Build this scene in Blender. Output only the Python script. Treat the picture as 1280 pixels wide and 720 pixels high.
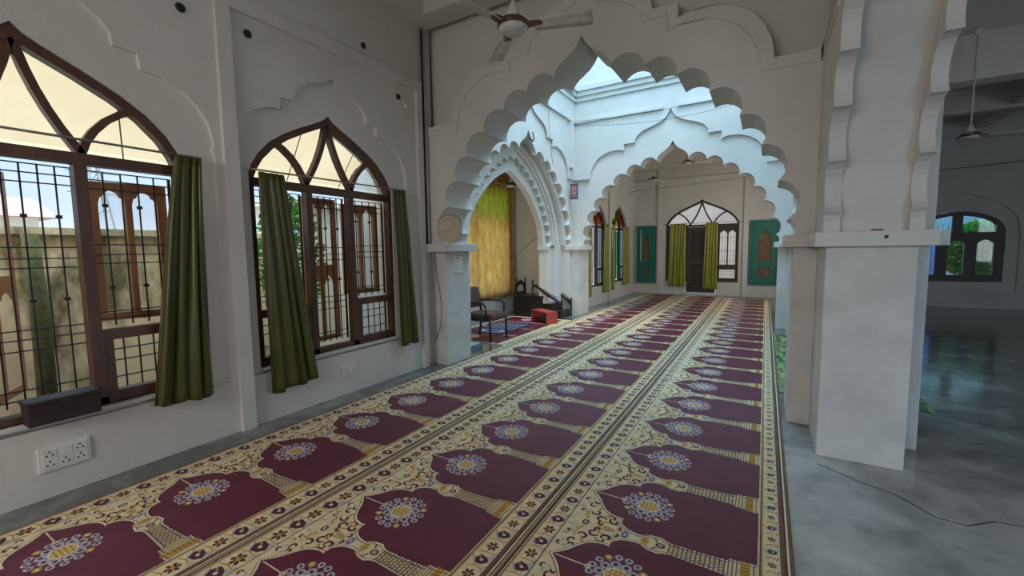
import bpy, bmesh, math, random
from math import pi, sin, cos, radians, atan2, hypot
from mathutils import Vector, Matrix
from mathutils.geometry import tessellate_polygon
random.seed(7)
for o in list(bpy.data.objects): bpy.data.objects.remove(o)
SC = bpy.context.scene
COL = SC.collection

# ------------------------------------------------------------------ camera
F_PX, YAW, PITCH, ROLL = 533.8, -0.5352, -0.08668, -0.01296
cy, sy, cp, sp, cr, sr = cos(YAW), sin(YAW), cos(PITCH), sin(PITCH), cos(ROLL), sin(ROLL)
fw = Vector((sy*cp, cy*cp, sp)); r0 = Vector((cy, -sy, 0)); u0 = r0.cross(fw)
rt = cr*r0 + sr*u0; up = -sr*r0 + cr*u0
cam_d = bpy.data.cameras.new('camera'); cam = bpy.data.objects.new('camera', cam_d); COL.objects.link(cam)
M = Matrix.Identity(4)
for i in range(3):
    M[i][0] = rt[i]; M[i][1] = up[i]; M[i][2] = -fw[i]
M[0][3], M[1][3], M[2][3] = 0, 0, 1.5
cam.matrix_world = M
cam_d.sensor_fit = 'HORIZONTAL'; cam_d.sensor_width = 36; cam_d.lens = F_PX/1280*36
cam_d.clip_start = 0.02; cam_d.clip_end = 300
SC.camera = cam

# ------------------------------------------------------------------ world and lights
SC.view_settings.view_transform = 'Standard'; SC.view_settings.look = 'None'
SC.view_settings.gamma = 1; SC.view_settings.exposure = 0.5; SC.view_settings.use_curve_mapping = False
SC.cycles.use_denoising = True
SC.cycles.max_bounces = 8; SC.cycles.diffuse_bounces = 5; SC.cycles.caustics_reflective = False; SC.cycles.caustics_refractive = False
SC.cycles.transparent_max_bounces = 16; SC.cycles.sample_clamp_indirect = 6
world = bpy.data.worlds.new('world'); SC.world = world; world.use_nodes = True
wn = world.node_tree.nodes; wl = world.node_tree.links
bg = wn['Background']
tc = wn.new('ShaderNodeTexCoord'); sep = wn.new('ShaderNodeSeparateXYZ'); rmp = wn.new('ShaderNodeValToRGB')
wl.new(tc.outputs['Generated'], sep.inputs[0]); wl.new(sep.outputs['Z'], rmp.inputs[0]); wl.new(rmp.outputs[0], bg.inputs['Color'])
e = rmp.color_ramp.elements
e[0].position = 0.0; e[0].color = (0.86, 0.93, 1.0, 1); e[1].position = 0.30; e[1].color = (0.48, 0.74, 1.0, 1)
n1 = rmp.color_ramp.elements.new(0.07); n1.color = (0.62, 0.78, 1.0, 1)
zr = wn.new('ShaderNodeMapRange'); zr.interpolation_type = 'SMOOTHSTEP'
zr.inputs['From Min'].default_value = 0.28; zr.inputs['From Max'].default_value = 0.9; zr.inputs['To Min'].default_value = 0.84; zr.inputs['To Max'].default_value = 3.6
wl.new(sep.outputs['Z'], zr.inputs['Value']); wl.new(zr.outputs[0], bg.inputs['Strength'])   # bright overcast zenith

def area(name, loc, size, direction, power, color, spread=180):
    d = bpy.data.lights.new(name, 'AREA'); d.shape = 'RECTANGLE'; d.size, d.size_y = size
    d.energy = power; d.color = color; d.spread = radians(spread)
    o = bpy.data.objects.new(name, d); COL.objects.link(o); o.location = loc
    o.rotation_euler = Vector(direction).to_track_quat('-Z', 'Y').to_euler()
    return o
# daylight of the open roof lantern over the middle bay
area('skylight_daylight', (-1.7, 7.0, 6.75), (3.9, 3.9), (0, 0, -1), 72, (0.27, 0.72, 1.0))
# fill lamps added out of view, behind the photographer and along the side hall
area('rear_fill', (-2.3, -3.4, 2.55), (2.6, 1.5), (0.0, 1, -0.85), 50, (1.0, 0.90, 0.80), 135)
area('hall_side_fill', (8.6, 3.0, 1.7), (4.0, 1.9), (-1, 0.12, 0.0), 46, (0.85, 0.93, 1.0))
area('hall_rear_fill', (3.4, -3.4, 2.3), (2.6, 1.6), (-0.05, 1, -1.0), 56, (0.50, 0.76, 1.0), 115)
area('niche_side_fill', (-4.9, 4.86, 1.9), (0.9, 1.6), (0, 1, 0.0), 13, (1.0, 0.95, 0.90))  # unseen lamp added to lift the niche wall and curtain
# fill lamp added to brighten the far bay from its windowless right side
area('far_bay_fill', (0.9, 12.2, 1.9), (2.4, 1.8), (-1, 0, 0.0), 34, (1.0, 0.95, 0.87))
sun_d = bpy.data.lights.new('sun', 'SUN'); sun_d.energy = 0.9; sun_d.angle = radians(12); sun_d.color = (1, 0.96, 0.88)
sun = bpy.data.objects.new('sun', sun_d); COL.objects.link(sun)
sun.rotation_euler = Vector((-0.30, 0.35, -1.0)).to_track_quat('-Z', 'Y').to_euler()

# ------------------------------------------------------------------ materials
def mat(name, col, rough=0.6,  metal=0.0, spec=0.5, noise=None, scale=8.0, bump=0.0, bscale=60.0, trans=0.0, sheen=0.0, stretch=None, ramp=(0.35, 0.65)):
    m = bpy.data.materials.new(name); m.use_nodes = True
    nt = m.node_tree; b = nt.nodes['Principled BSDF']
    b.inputs['Base Color'].default_value = (*col, 1); b.inputs['Roughness'].default_value = rough
    b.inputs['Metallic'].default_value = metal; b.inputs['Specular IOR Level'].default_value = spec
    b.inputs['Sheen Weight'].default_value = sheen
    tcn = nt.nodes.new('ShaderNodeTexCoord'); mp = nt.nodes.new('ShaderNodeMapping')
    nt.links.new(tcn.outputs['Object'], mp.inputs[0])
    if stretch: mp.inputs['Scale'].default_value = stretch
    nz = nt.nodes.new('ShaderNodeTexNoise'); nz.inputs['Scale'].default_value = scale; nz.inputs['Detail'].default_value = 6; nz.inputs['Roughness'].default_value = 0.6
    nt.links.new(mp.outputs[0], nz.inputs['Vector'])
    if noise is None: noise = tuple(c*0.82 for c in col)
    rp = nt.nodes.new('ShaderNodeValToRGB'); rp.color_ramp.elements[0].position = ramp[0]; rp.color_ramp.elements[1].position = ramp[1]
    rp.color_ramp.elements[0].color = (*noise, 1); rp.color_ramp.elements[1].color = (*col, 1)
    nt.links.new(nz.outputs['Fac'], rp.inputs[0]); nt.links.new(rp.outputs[0], b.inputs['Base Color'])
    if bump:
        n2 = nt.nodes.new('ShaderNodeTexNoise'); n2.inputs['Scale'].default_value = bscale; n2.inputs['Detail'].default_value = 4
        nt.links.new(mp.outputs[0], n2.inputs['Vector'])
        bp = nt.nodes.new('ShaderNodeBump'); bp.inputs['Strength'].default_value = bump; bp.inputs['Distance'].default_value = 0.01
        nt.links.new(n2.outputs['Fac'], bp.inputs['Height']); nt.links.new(bp.outputs[0], b.inputs['Normal'])
    if trans:
        tr = nt.nodes.new('ShaderNodeBsdfTranslucent'); mx = nt.nodes.new('ShaderNodeMixShader')
        nt.links.new(rp.outputs[0], tr.inputs[0]); mx.inputs[0].default_value = trans
        nt.links.new(b.outputs[0], mx.inputs[1]); nt.links.new(tr.outputs[0], mx.inputs[2])
        nt.links.new(mx.outputs[0], nt.nodes['Material Output'].inputs[0])
    return m

def glass_mat(name, tint, alpha=0.92, rough=0.03):
    m = bpy.data.materials.new(name); m.use_nodes = True; nt = m.node_tree
    for n in list(nt.nodes):
        if n.type == 'BSDF_PRINCIPLED': nt.nodes.remove(n)
    t = nt.nodes.new('ShaderNodeBsdfTransparent'); t.inputs[0].default_value = (*tint, 1)
    g = nt.nodes.new('ShaderNodeBsdfGlossy'); g.inputs['Roughness'].default_value = rough
    mx = nt.nodes.new('ShaderNodeMixShader'); mx.inputs[0].default_value = 1-alpha
    nt.links.new(t.outputs[0], mx.inputs[1]); nt.links.new(g.outputs[0], mx.inputs[2])
    nt.links.new(mx.outputs[0], nt.nodes['Material Output'].inputs[0])
    return m

def emit_mat(name, col, s):
    m = bpy.data.materials.new(name); m.use_nodes = True
    b = m.node_tree.nodes['Principled BSDF']
    b.inputs['Base Color'].default_value = (*col, 1); b.inputs['Emission Color'].default_value = (*col, 1); b.inputs['Emission Strength'].default_value = s
    return m

PLASTER = mat('whitewashed_plaster', (0.68, 0.655, 0.62), 0.75, noise=(0.62, 0.595, 0.56), scale=1.6, bump=0.25, bscale=30, spec=0.25)
PLASTER2 = mat('worn_pier_plaster', (0.67, 0.65, 0.62), 0.72, noise=(0.55, 0.535, 0.51), scale=3.2, bump=0.3, bscale=24, spec=0.25)
CEIL = mat('ceiling_plaster', (0.66, 0.63, 0.58), 0.85, noise=(0.61, 0.58, 0.53), scale=1.2, bump=0.15, bscale=30, spec=0.1)
CONC_OUT = mat('stained_boundary_plaster', (0.90, 0.72, 0.47), 0.9, noise=(0.19, 0.155, 0.07), scale=2.4, bump=0.5, bscale=14, stretch=(1, 1, 0.45), ramp=(0.40, 0.57))
WOODF = mat('dark_varnished_frame_wood', (0.115, 0.047, 0.027), 0.42, noise=(0.060, 0.025, 0.015), scale=6, bump=0.2, bscale=40, stretch=(1, 1, 0.3))
WOODS = mat('orange_brown_shutter_wood', (0.50, 0.22, 0.09), 0.5, noise=(0.38, 0.16, 0.065), scale=6, bump=0.2, bscale=40, stretch=(1, 1, 0.3))
WOODD = mat('near_black_carved_wood', (0.022, 0.013, 0.012), 0.34, noise=(0.013, 0.009, 0.008), scale=10, bump=0.2, bscale=60)
WOODX = mat('very_dark_door_wood', (0.045, 0.024, 0.024), 0.42, noise=(0.030, 0.016, 0.017), scale=5, stretch=(1, 1, 0.2))
IRON = mat('black_painted_iron', (0.022, 0.021, 0.022), 0.45, spec=0.4)
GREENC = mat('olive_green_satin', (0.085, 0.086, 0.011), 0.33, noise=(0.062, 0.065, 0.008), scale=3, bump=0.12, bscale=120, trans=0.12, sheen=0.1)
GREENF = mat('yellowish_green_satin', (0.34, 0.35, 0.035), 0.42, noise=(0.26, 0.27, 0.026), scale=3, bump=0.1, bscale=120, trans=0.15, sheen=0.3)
GOLDC = mat('gold_net_curtain', (0.95, 0.74, 0.40), 0.7, noise=(0.74, 0.50, 0.20), scale=11, bump=0.2, bscale=60, trans=0.72, stretch=(1, 1, 0.4))
TEAL = mat('teal_painted_wood', (0.0, 0.17, 0.125), 0.45, noise=(0.0, 0.14, 0.10), scale=4)
SHELFM = mat('brown_cupboard_interior', (0.24, 0.15, 0.08), 0.7, noise=(0.13, 0.085, 0.05), scale=9)
WHITEP = mat('white_plastic', (0.72, 0.72, 0.69), 0.4, noise=(0.68, 0.68, 0.65))
GREYP = mat('dark_socket_hole', (0.05, 0.05, 0.05), 0.6)
BLACKBOX = mat('black_brown_enamel', (0.020, 0.010, 0.009), 0.6, noise=(0.028, 0.015, 0.013), scale=12)
LEATHER = mat('dark_brown_leatherette', (0.085, 0.050, 0.044), 0.42, noise=(0.065, 0.038, 0.033), scale=20, bump=0.2, bscale=200)
REDP = mat('red_painted_metal', (0.45, 0.065, 0.045), 0.5, noise=(0.36, 0.05, 0.035), scale=6)
CREAMB = mat('cream_worn_board', (0.62, 0.55, 0.40), 0.6, noise=(0.44, 0.36, 0.24), scale=9)
FANW = mat('dusty_white_fan_enamel', (0.62, 0.60, 0.55), 0.4, noise=(0.50, 0.47, 0.42), scale=12)
FANB = mat('fan_brown_trim', (0.10, 0.035, 0.02), 0.35)
AWN = mat('translucent_cream_sheet', (0.98, 0.80, 0.60), 0.8, noise=(0.94, 0.76, 0.565), scale=2, trans=0.8)
PIPEG = mat('grey_conduit', (0.40, 0.39, 0.37), 0.5)
LEAF1 = mat('leaf_green', (0.13, 0.36, 0.05), 0.5, noise=(0.07, 0.22, 0.03), scale=5, trans=0.35)
BARK = mat('mossy_bark', (0.15, 0.13, 0.05), 0.9, noise=(0.07, 0.075, 0.025), scale=10, bump=0.6, bscale=25)
GROUND = mat('yard_ground', (0.45, 0.40, 0.33), 0.9, noise=(0.30, 0.26, 0.2), scale=2)
PINK = mat('pink_limewash', (0.70, 0.36, 0.30), 0.9)
CREAMW = mat('cream_house_wall', (0.90, 0.82, 0.70), 0.9, noise=(0.84, 0.75, 0.62), scale=2)
CLEAR = glass_mat('clear_glass', (0.95, 0.95, 0.93), 0.93)
TEALG = glass_mat('teal_tinted_glass', (0.35, 0.80, 0.70), 0.93)
ORANGEG = glass_mat('orange_tinted_glass', (0.95, 0.42, 0.14), 0.93)
GREENG = glass_mat('green_tinted_glass', (0.60, 0.92, 0.35), 0.93)
BLUEG = glass_mat('bluish_glass', (0.55, 0.68, 0.90), 0.93)
PALEG = glass_mat('pale_aqua_glass', (0.72, 0.93, 0.88), 0.93)
REDL = emit_mat('red_display_digits', (0.9, 0.12, 0.13), 0.4)
# carpet colours
def cmat(name, col, rough=0.62):
    return mat(name, col, rough, noise=tuple(c*0.82 for c in col), scale=22, bump=0.5, bscale=420, spec=0.3)
C_MAROON = mat('maroon_pile', (0.150, 0.012, 0.040), 0.42, noise=(0.115, 0.009, 0.031), scale=5, bump=0.5, bscale=300, spec=0.6)
C_CREAM = cmat('cream_pile', (0.92, 0.76, 0.46))
C_WHITE = cmat('ivory_pile', (0.90, 0.82, 0.60))
C_GOLD = cmat('gold_pile', (0.66, 0.36, 0.06))
C_LAV = cmat('lavender_pile', (0.58, 0.56, 0.64))
C_DARK = cmat('dark_brown_pile', (0.115, 0.032, 0.045))
C_STRIPE = cmat('brown_stripe_pile', (0.20, 0.105, 0.065))
CARPET_MATS = [C_CREAM, C_MAROON, C_WHITE, C_GOLD, C_LAV, C_DARK, C_STRIPE]
CR, MA, IV, GO, LA, DA, ST = range(7)

def floor_material():
    m = bpy.data.materials.new('polished_grey_concrete'); m.use_nodes = True; nt = m.node_tree; b = nt.nodes['Principled BSDF']
    t = nt.nodes.new('ShaderNodeTexCoord'); n = nt.nodes.new('ShaderNodeTexNoise'); n.inputs['Scale'].default_value = 2.3; n.inputs['Detail'].default_value = 12; n.inputs['Distortion'].default_value = 0.4
    n.inputs['Roughness'].default_value = 0.62
    nt.links.new(t.outputs['Object'], n.inputs['Vector'])
    r = nt.nodes.new('ShaderNodeValToRGB'); r.color_ramp.elements[0].position = 0.33; r.color_ramp.elements[0].color = (0.075, 0.08, 0.075, 1)
    r.color_ramp.elements[1].position = 0.72; r.color_ramp.elements[1].color = (0.30, 0.31, 0.295, 1)
    k = r.color_ramp.elements.new(0.52); k.color = (0.145, 0.15, 0.145, 1)
    nt.links.new(n.outputs['Fac'], r.inputs[0])
    # paler patch of concrete beside the big pier, with an irregular outline
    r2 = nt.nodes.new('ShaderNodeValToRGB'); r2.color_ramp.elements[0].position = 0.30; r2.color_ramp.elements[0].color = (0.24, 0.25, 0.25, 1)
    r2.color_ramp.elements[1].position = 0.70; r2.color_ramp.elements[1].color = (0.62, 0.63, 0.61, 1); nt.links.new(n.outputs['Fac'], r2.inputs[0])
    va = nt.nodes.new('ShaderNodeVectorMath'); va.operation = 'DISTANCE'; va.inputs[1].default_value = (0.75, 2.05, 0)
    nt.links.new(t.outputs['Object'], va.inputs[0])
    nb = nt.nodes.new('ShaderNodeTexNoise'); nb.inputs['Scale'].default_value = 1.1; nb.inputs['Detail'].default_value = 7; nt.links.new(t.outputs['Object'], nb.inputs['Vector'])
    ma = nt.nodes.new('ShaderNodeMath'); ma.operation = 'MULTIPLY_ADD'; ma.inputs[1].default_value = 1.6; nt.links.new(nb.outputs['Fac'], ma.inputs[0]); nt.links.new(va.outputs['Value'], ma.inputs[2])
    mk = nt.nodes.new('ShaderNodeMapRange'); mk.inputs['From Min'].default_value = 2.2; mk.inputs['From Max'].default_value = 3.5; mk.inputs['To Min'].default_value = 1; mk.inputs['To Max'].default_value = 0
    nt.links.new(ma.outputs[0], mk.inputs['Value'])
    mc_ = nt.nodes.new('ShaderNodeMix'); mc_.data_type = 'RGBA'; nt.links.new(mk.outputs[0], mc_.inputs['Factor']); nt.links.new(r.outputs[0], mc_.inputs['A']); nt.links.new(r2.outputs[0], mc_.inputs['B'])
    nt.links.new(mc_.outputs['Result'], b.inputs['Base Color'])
    n2 = nt.nodes.new('ShaderNodeTexNoise'); n2.inputs['Scale'].default_value = 3.0; n2.inputs['Detail'].default_value = 6
    nt.links.new(t.outputs['Object'], n2.inputs['Vector'])
    mr = nt.nodes.new('ShaderNodeMapRange'); mr.inputs['To Min'].default_value = 0.08; mr.inputs['To Max'].default_value = 0.17
    nt.links.new(n2.outputs['Fac'], mr.inputs['Value']); nt.links.new(mr.outputs[0], b.inputs['Roughness'])
    bp = nt.nodes.new('ShaderNodeBump'); bp.inputs['Strength'].default_value = 0.05; bp.inputs['Distance'].default_value = 0.02
    nt.links.new(n2.outputs['Fac'], bp.inputs['Height']); nt.links.new(bp.outputs[0], b.inputs['Normal'])
    return m
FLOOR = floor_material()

def mat_straw():
    m = bpy.data.materials.new('green_woven_mat'); m.use_nodes = True; nt = m.node_tree; b = nt.nodes['Principled BSDF']
    t = nt.nodes.new('ShaderNodeTexCoord'); mp = nt.nodes.new('ShaderNodeMapping'); mp.inputs['Scale'].default_value = (14, 3.5, 1)
    n = nt.nodes.new('ShaderNodeTexNoise'); n.inputs['Scale'].default_value = 1.0; n.inputs['Detail'].default_value = 3
    r = nt.nodes.new('ShaderNodeValToRGB'); r.color_ramp.interpolation = 'CONSTANT'
    r.color_ramp.elements[0].color = (0.045, 0.10, 0.045, 1); r.color_ramp.elements[1].position = 0.56; r.color_ramp.elements[1].color = (0.42, 0.42, 0.13, 1)
    k = r.color_ramp.elements.new(0.45); k.color = (0.17, 0.26, 0.10, 1)
    nt.links.new(t.outputs['Object'], mp.inputs[0]); nt.links.new(mp.outputs[0], n.inputs['Vector']); nt.links.new(n.outputs['Fac'], r.inputs[0]); nt.links.new(r.outputs[0], b.inputs['Base Color'])
    b.inputs['Roughness'].default_value = 0.6
    return m
STRAW = mat_straw()

# ------------------------------------------------------------------ mesh helpers
class MB:
    def __init__(s): s.v = []; s.f = []; s.m = []
    def add(s, vs, fs, mi=0):
        k = len(s.v); s.v += [tuple(p) for p in vs]
        for f in fs: s.f.append(tuple(k+i for i in f)); s.m.append(mi)
    def box(s, a, b, mi=0, P=None):
        x0, y0, z0 = a; x1, y1, z1 = b
        c = [(x0,y0,z0),(x1,y0,z0),(x1,y1,z0),(x0,y1,z0),(x0,y0,z1),(x1,y0,z1),(x1,y1,z1),(x0,y1,z1)]
        if P: c = [P(*q) for q in c]
        s.add(c, [(0,3,2,1),(4,5,6,7),(0,1,5,4),(1,2,6,5),(2,3,7,6),(3,0,4,7)], mi)
    def plate(s, outer, holes, w0, w1, P, mi=0):
        loops = [outer] + list(holes)
        tri = tessellate_polygon([[Vector((a, b, 0)) for a, b in l] for l in loops])
        flat = [q for l in loops for q in l]; n = len(flat)
        vs = [P(a, b, w0) for a, b in flat] + [P(a, b, w1) for a, b in flat]
        fs = [tuple(t) for t in tri] + [tuple(n+i for i in reversed(t)) for t in tri]
        k = 0
        for l in loops:
            m = len(l)
            for i in range(m):
                j = (i+1) % m; fs.append((k+i, k+j, n+k+j, n+k+i))
            k += m
        s.add(vs, fs, mi)
    def ribbon(s, pts, width, w0, w1, P, mi=0):
        L, R = [], []
        for i, (x, y) in enumerate(pts):
            a = pts[max(0, i-1)]; b = pts[min(len(pts)-1, i+1)]
            dx, dy = b[0]-a[0], b[1]-a[1]; d = hypot(dx, dy) or 1
            nx, ny = -dy/d*width/2, dx/d*width/2
            L.append((x+nx, y+ny)); R.append((x-nx, y-ny))
        n = len(pts)
        vs = [P(*q, w0) for q in L] + [P(*q, w0) for q in R] + [P(*q, w1) for q in L] + [P(*q, w1) for q in R]
        fs = []
        for i in range(n-1):
            fs += [(i, i+1, n+i+1, n+i), (2*n+i, 3*n+i, 3*n+i+1, 2*n+i+1), (i, 2*n+i, 2*n+i+1, i+1), (n+i, n+i+1, 3*n+i+1, 3*n+i)]
        fs += [(0, n, 3*n, 2*n), (n-1, 3*n-1, 4*n-1, 2*n-1)]
        s.add(vs, fs, mi)
    def tube(s, pts, r, seg=8, mi=0):
        pts = [Vector(p) for p in pts]; n = len(pts); rr = r if isinstance(r, (list, tuple)) else [r]*n
        vs = []; ref = None
        for i, p in enumerate(pts):
            d = (pts[min(n-1, i+1)] - pts[max(0, i-1)]).normalized()
            if ref is None: ref = Vector((0, 0, 1)) if abs(d.z) < 0.9 else Vector((1, 0, 0))
            a = d.cross(ref).normalized(); b = d.cross(a).normalized(); ref = b.cross(d).normalized() if False else ref
            for k in range(seg):
                t = 2*pi*k/seg; vs.append(p + (a*cos(t) + b*sin(t))*rr[i])
        fs = [(i*seg+k, i*seg+(k+1) % seg, (i+1)*seg+(k+1) % seg, (i+1)*seg+k) for i in range(n-1) for k in range(seg)]
        fs += [tuple(range(seg)), tuple((n-1)*seg+k for k in range(seg))]
        s.add(vs, fs, mi)
    def lathe(s, prof, c, seg=20, mi=0, axis=None):
        vs = []
        for r, z in prof:
            for k in range(seg):
                t = 2*pi*k/seg; q = Vector((r*cos(t), r*sin(t), z))
                if axis: q = axis @ q
                vs.append(Vector(c) + q)
        n = len(prof)
        fs = [(i*seg+k, i*seg+(k+1) % seg, (i+1)*seg+(k+1) % seg, (i+1)*seg+k) for i in range(n-1) for k in range(seg)]
        fs += [tuple(range(seg)), tuple((n-1)*seg+k for k in range(seg))]
        s.add(vs, fs, mi)
    def build(s, name, m, parent=None, smooth=False, bevel=0.0, recalc=True, loc=None):
        me = bpy.data.meshes.new(name)
        vs = s.v
        if loc is not None: vs = [(x-loc[0], y-loc[1], z-loc[2]) for x, y, z in vs]
        me.from_pydata(vs, [], s.f)
        for mm in (m if isinstance(m, (list, tuple)) else [m]): me.materials.append(mm)
        me.polygons.foreach_set('material_index', s.m)
        if recalc:
            b = bmesh.new(); b.from_mesh(me); bmesh.ops.recalc_face_normals(b, faces=b.faces); b.to_mesh(me); b.free()
        if smooth: me.polygons.foreach_set('use_smooth', [True]*len(me.polygons))
        me.update()
        o = bpy.data.objects.new(name, me); COL.objects.link(o)
        if parent is not None:
            o.parent = parent
            if loc is None: o.matrix_parent_inverse = Matrix.Translation(-Vector(parent.location))
        elif loc is not None: o.location = loc
        if bevel:
            md = o.modifiers.new('bevel', 'BEVEL'); md.width = bevel; md.segments = 2; md.limit_method = 'ANGLE'
        return o

def struct(o): o['kind'] = 'structure'; return o
def tag(o, label, cat, group=None):
    o['label'] = label; o['category'] = cat
    if group: o['group'] = group
    return o
def empty(name, loc=(0, 0, 0)):
    o = bpy.data.objects.new(name, None); COL.objects.link(o); o.location = loc; o.empty_display_size = 0.1; return o
def copy_tree(o, parent=None):
    c = o.copy(); COL.objects.link(c); c.parent = parent
    for ch in list(o.children): copy_tree(ch, c)
    return c

# ------------------------------------------------------------------ arch outlines
CUSPS = [(0.30, 3.30), (0.64, 3.235), (0.93, 3.085), (1.205, 2.885), (1.45, 2.64), (1.62, 2.37), (1.755, 2.06), (1.835, 1.74)]
TIP = [(0, 3.68), (0.018, 3.635), (0.05, 3.585), (0.10, 3.53), (0.165, 3.485), (0.225, 3.445), (0.275, 3.395), (0.305, 3.345)]
def arc_pts(a, b, bulge, n=8, cen=(0, 1.9)):
    (x0, y0), (x1, y1) = a, b; mx, my = (x0+x1)/2, (y0+y1)/2; dx, dy = x1-x0, y1-y0; c = hypot(dx, dy)
    nx, ny = -dy/c, dx/c
    if nx*(mx-cen[0]) + ny*(my-cen[1]) < 0: nx, ny = -nx, -ny
    h = bulge*c; R = (c*c/4 + h*h)/(2*h); ccx, ccy = mx - nx*(R-h), my - ny*(R-h)
    a0 = atan2(y0-ccy, x0-ccx); a1 = atan2(y1-ccy, x1-ccx)
    while a1-a0 > pi: a1 -= 2*pi
    while a1-a0 < -pi: a1 += 2*pi
    return [(ccx+R*cos(a0+(a1-a0)*i/n), ccy+R*sin(a0+(a1-a0)*i/n)) for i in range(n)]
def lobed_half(ks=1.0, kz=1.0, bulge=0.36, cusps=None, tip=None):
    cs = cusps or CUSPS; tp = tip or TIP; pts = list(tp)
    for i in range(len(cs)-1): pts += arc_pts(cs[i], cs[i+1], bulge)
    pts += arc_pts(cs[-1], (1.88, 1.60), 0.22, 4); pts.append((1.88, 1.60))
    return [(s*ks, 1.6+(z-1.6)*kz) for s, z in pts]
def smooth_half(half, apex, spring=1.6, n=16, point=0.10):
    pts = []
    for i in range(n+1):
        t = i/n; s = half*sin(t*pi/2)**1.0; z = spring + (apex-point-spring)*cos(t*pi/2)**0.92 if t < 1 else spring
        z += point*max(0, 1-s/(half*0.22))**1.6
        pts.append((s, z))
    return pts
def pointed_half(half, apex, spring=1.6, n=18, k=0.28):
    return [(half*i/n if i < n else half, spring+(apex-spring)*((1-k)*max(0, 1-(i/n)**2)**0.5 + k*(1-i/n))) for i in range(n+1)]
def full(c, halfpts):
    r = [(c+s, z) for s, z in halfpts]; l = [(c-s, z) for s, z in halfpts[1:]]
    return list(reversed(l)) + r       # left springing -> apex -> right springing
def arch_wall_poly(c, halfpts, u0, u1, top, base=1.6):
    return [(u0, base)] + full(c, halfpts) + [(u1, base), (u1, top), (u0, top)]

# relief outline (half) over the big arches
REL = [(0, 4.30), (0.05, 4.20), (0.10, 4.13), (0.20, 4.06), (0.36, 4.00), (0.52, 3.95), (0.63, 3.88), (0.69, 3.80), (0.70, 3.72), (0.93, 3.72), (0.93, 3.58), (1.02, 3.61),
       (1.12, 3.62), (1.27, 3.60), (1.40, 3.55), (1.52, 3.47), (1.61, 3.35), (1.67, 3.21), (1.69, 3.06)]
def fX(c): return lambda u, v, w: (u, c+w, v)        # wall running along x, w goes away (+y)
def fYl(c): return lambda u, v, w: (c-w, u, v)       # wall running along y, w goes to -x
def fYr(c): return lambda u, v, w: (c+w, u, v)       # wall running along y, w goes to +x

# ------------------------------------------------------------------ floor, ceilings, outer shell
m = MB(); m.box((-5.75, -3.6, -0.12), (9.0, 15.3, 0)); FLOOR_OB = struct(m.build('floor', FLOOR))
c = MB()
c.box((-4.0, -3.6, 4.50), (1.0, 4.55, 4.62))
c.box((-4.0, 9.4, 4.62), (1.0, 15.2, 4.74))
c.box((1.0, -3.6, 4.62), (9.0, 15.2, 4.74))
c.box((-5.6, 4.8, 3.75), (-4.31, 9.35, 3.87))
# soffit beams round the front bay
c.box((-3.8, -3.6, 4.28), (-3.55, 4.33, 4.50)); c.box((-3.55, 4.03, 4.28), (0.33, 4.33, 4.50)); c.box((0.03, -3.6, 4.28), (0.33, 4.03, 4.50))
# beams of the far bay
c.box((-4.0, 11.55, 4.20), (0.9, 11.80, 4.62)); c.box((-4.0, 14.6, 4.10), (0.9, 15.0, 4.62))
# beams of the side hall
for y in (4.3, 9.2): c.box((0.99, y, 3.95), (9.0, y+0.35, 4.62))
c.box((0.99, 12.3, 4.15), (9.0, 12.55, 4.62)); c.box((4.0, 9.55, 4.2), (4.3, 14.3, 4.62)); c.box((4.0, -3.6, 4.2), (4.3, 9.2, 4.62))
struct(c.build('ceiling', CEIL))

# window outline (left wall kind): half width a, sill, spring, apex
def ogee_half(a, spring, apex):
    k = a/0.82; h = (apex-spring)/0.68
    base = [(0, .68), (.05, .632), (.12, .59), (.30, .50), (.48, .40), (.62, .30), (.73, .18), (.79, .08), (.82, 0)]
    return [(s*k, spring+z*h) for s, z in base]
def win_outline(c, a, sill, spring, apex, off=0.0):
    hp = ogee_half(a, spring, apex)
    if off:
        hp = [(max(0, s-off) if s > 0 else 0, z-off*(0.95 if s > 0 else 1.6)) for s, z in hp]
    hp = hp + [(hp[-1][0], sill+off)]
    return full(c, hp)
RELW = [(0, 3.25), (.06, 3.19), (.15, 3.155), (.27, 3.12), (.36, 3.06), (.41, 2.99), (.42, 2.91), (.55, 2.90), (.56, 2.80), (.68, 2.785), (.80, 2.73), (.90, 2.64), (.97, 2.52), (1.0, 2.38), (.985, 2.33), (1.0, 2.28), (1.0, .44)]

W1C, W2C, WH, SILL, SPR, APX = 0.77, 2.89, 0.82, 0.49, 2.20, 2.88
# ---- left wall of the front bay
L = fYl(-3.80)
m = MB()
bays = [W1C-2.13, W1C, W2C]
m.plate([(-3.6, 0), (4.9, 0), (4.9, 4.5), (-3.6, 4.5)], [win_outline(b, WH, SILL, SPR, APX) for b in (W1C, W2C)], 0.045, 0.27, L)
m.plate([(-3.6, 0), (4.4, 0), (4.4, 4.5), (-3.6, 4.5)], [full(b+0.03, RELW) for b in (W1C, W2C)], 0.0, 0.045, L)
m.plate([(-3.6, 0.001), (-0.25, 0.001), (-0.25, 3.48), (1.85, 3.48), (1.85, 0.001), (1.96, 0.001), (1.96, 3.48), (4.10, 3.48), (4.10, 0.001), (4.19, 0.001), (4.19, 3.60), (-3.6, 3.60)], [], -0.045, 0.0, L)
# projecting sills
for b in (W1C, W2C): m.box((b-WH, SILL-0.02, -0.012), (b+WH, SILL, 0.20), P=L)
struct(m.build('wall_left', PLASTER))

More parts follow.
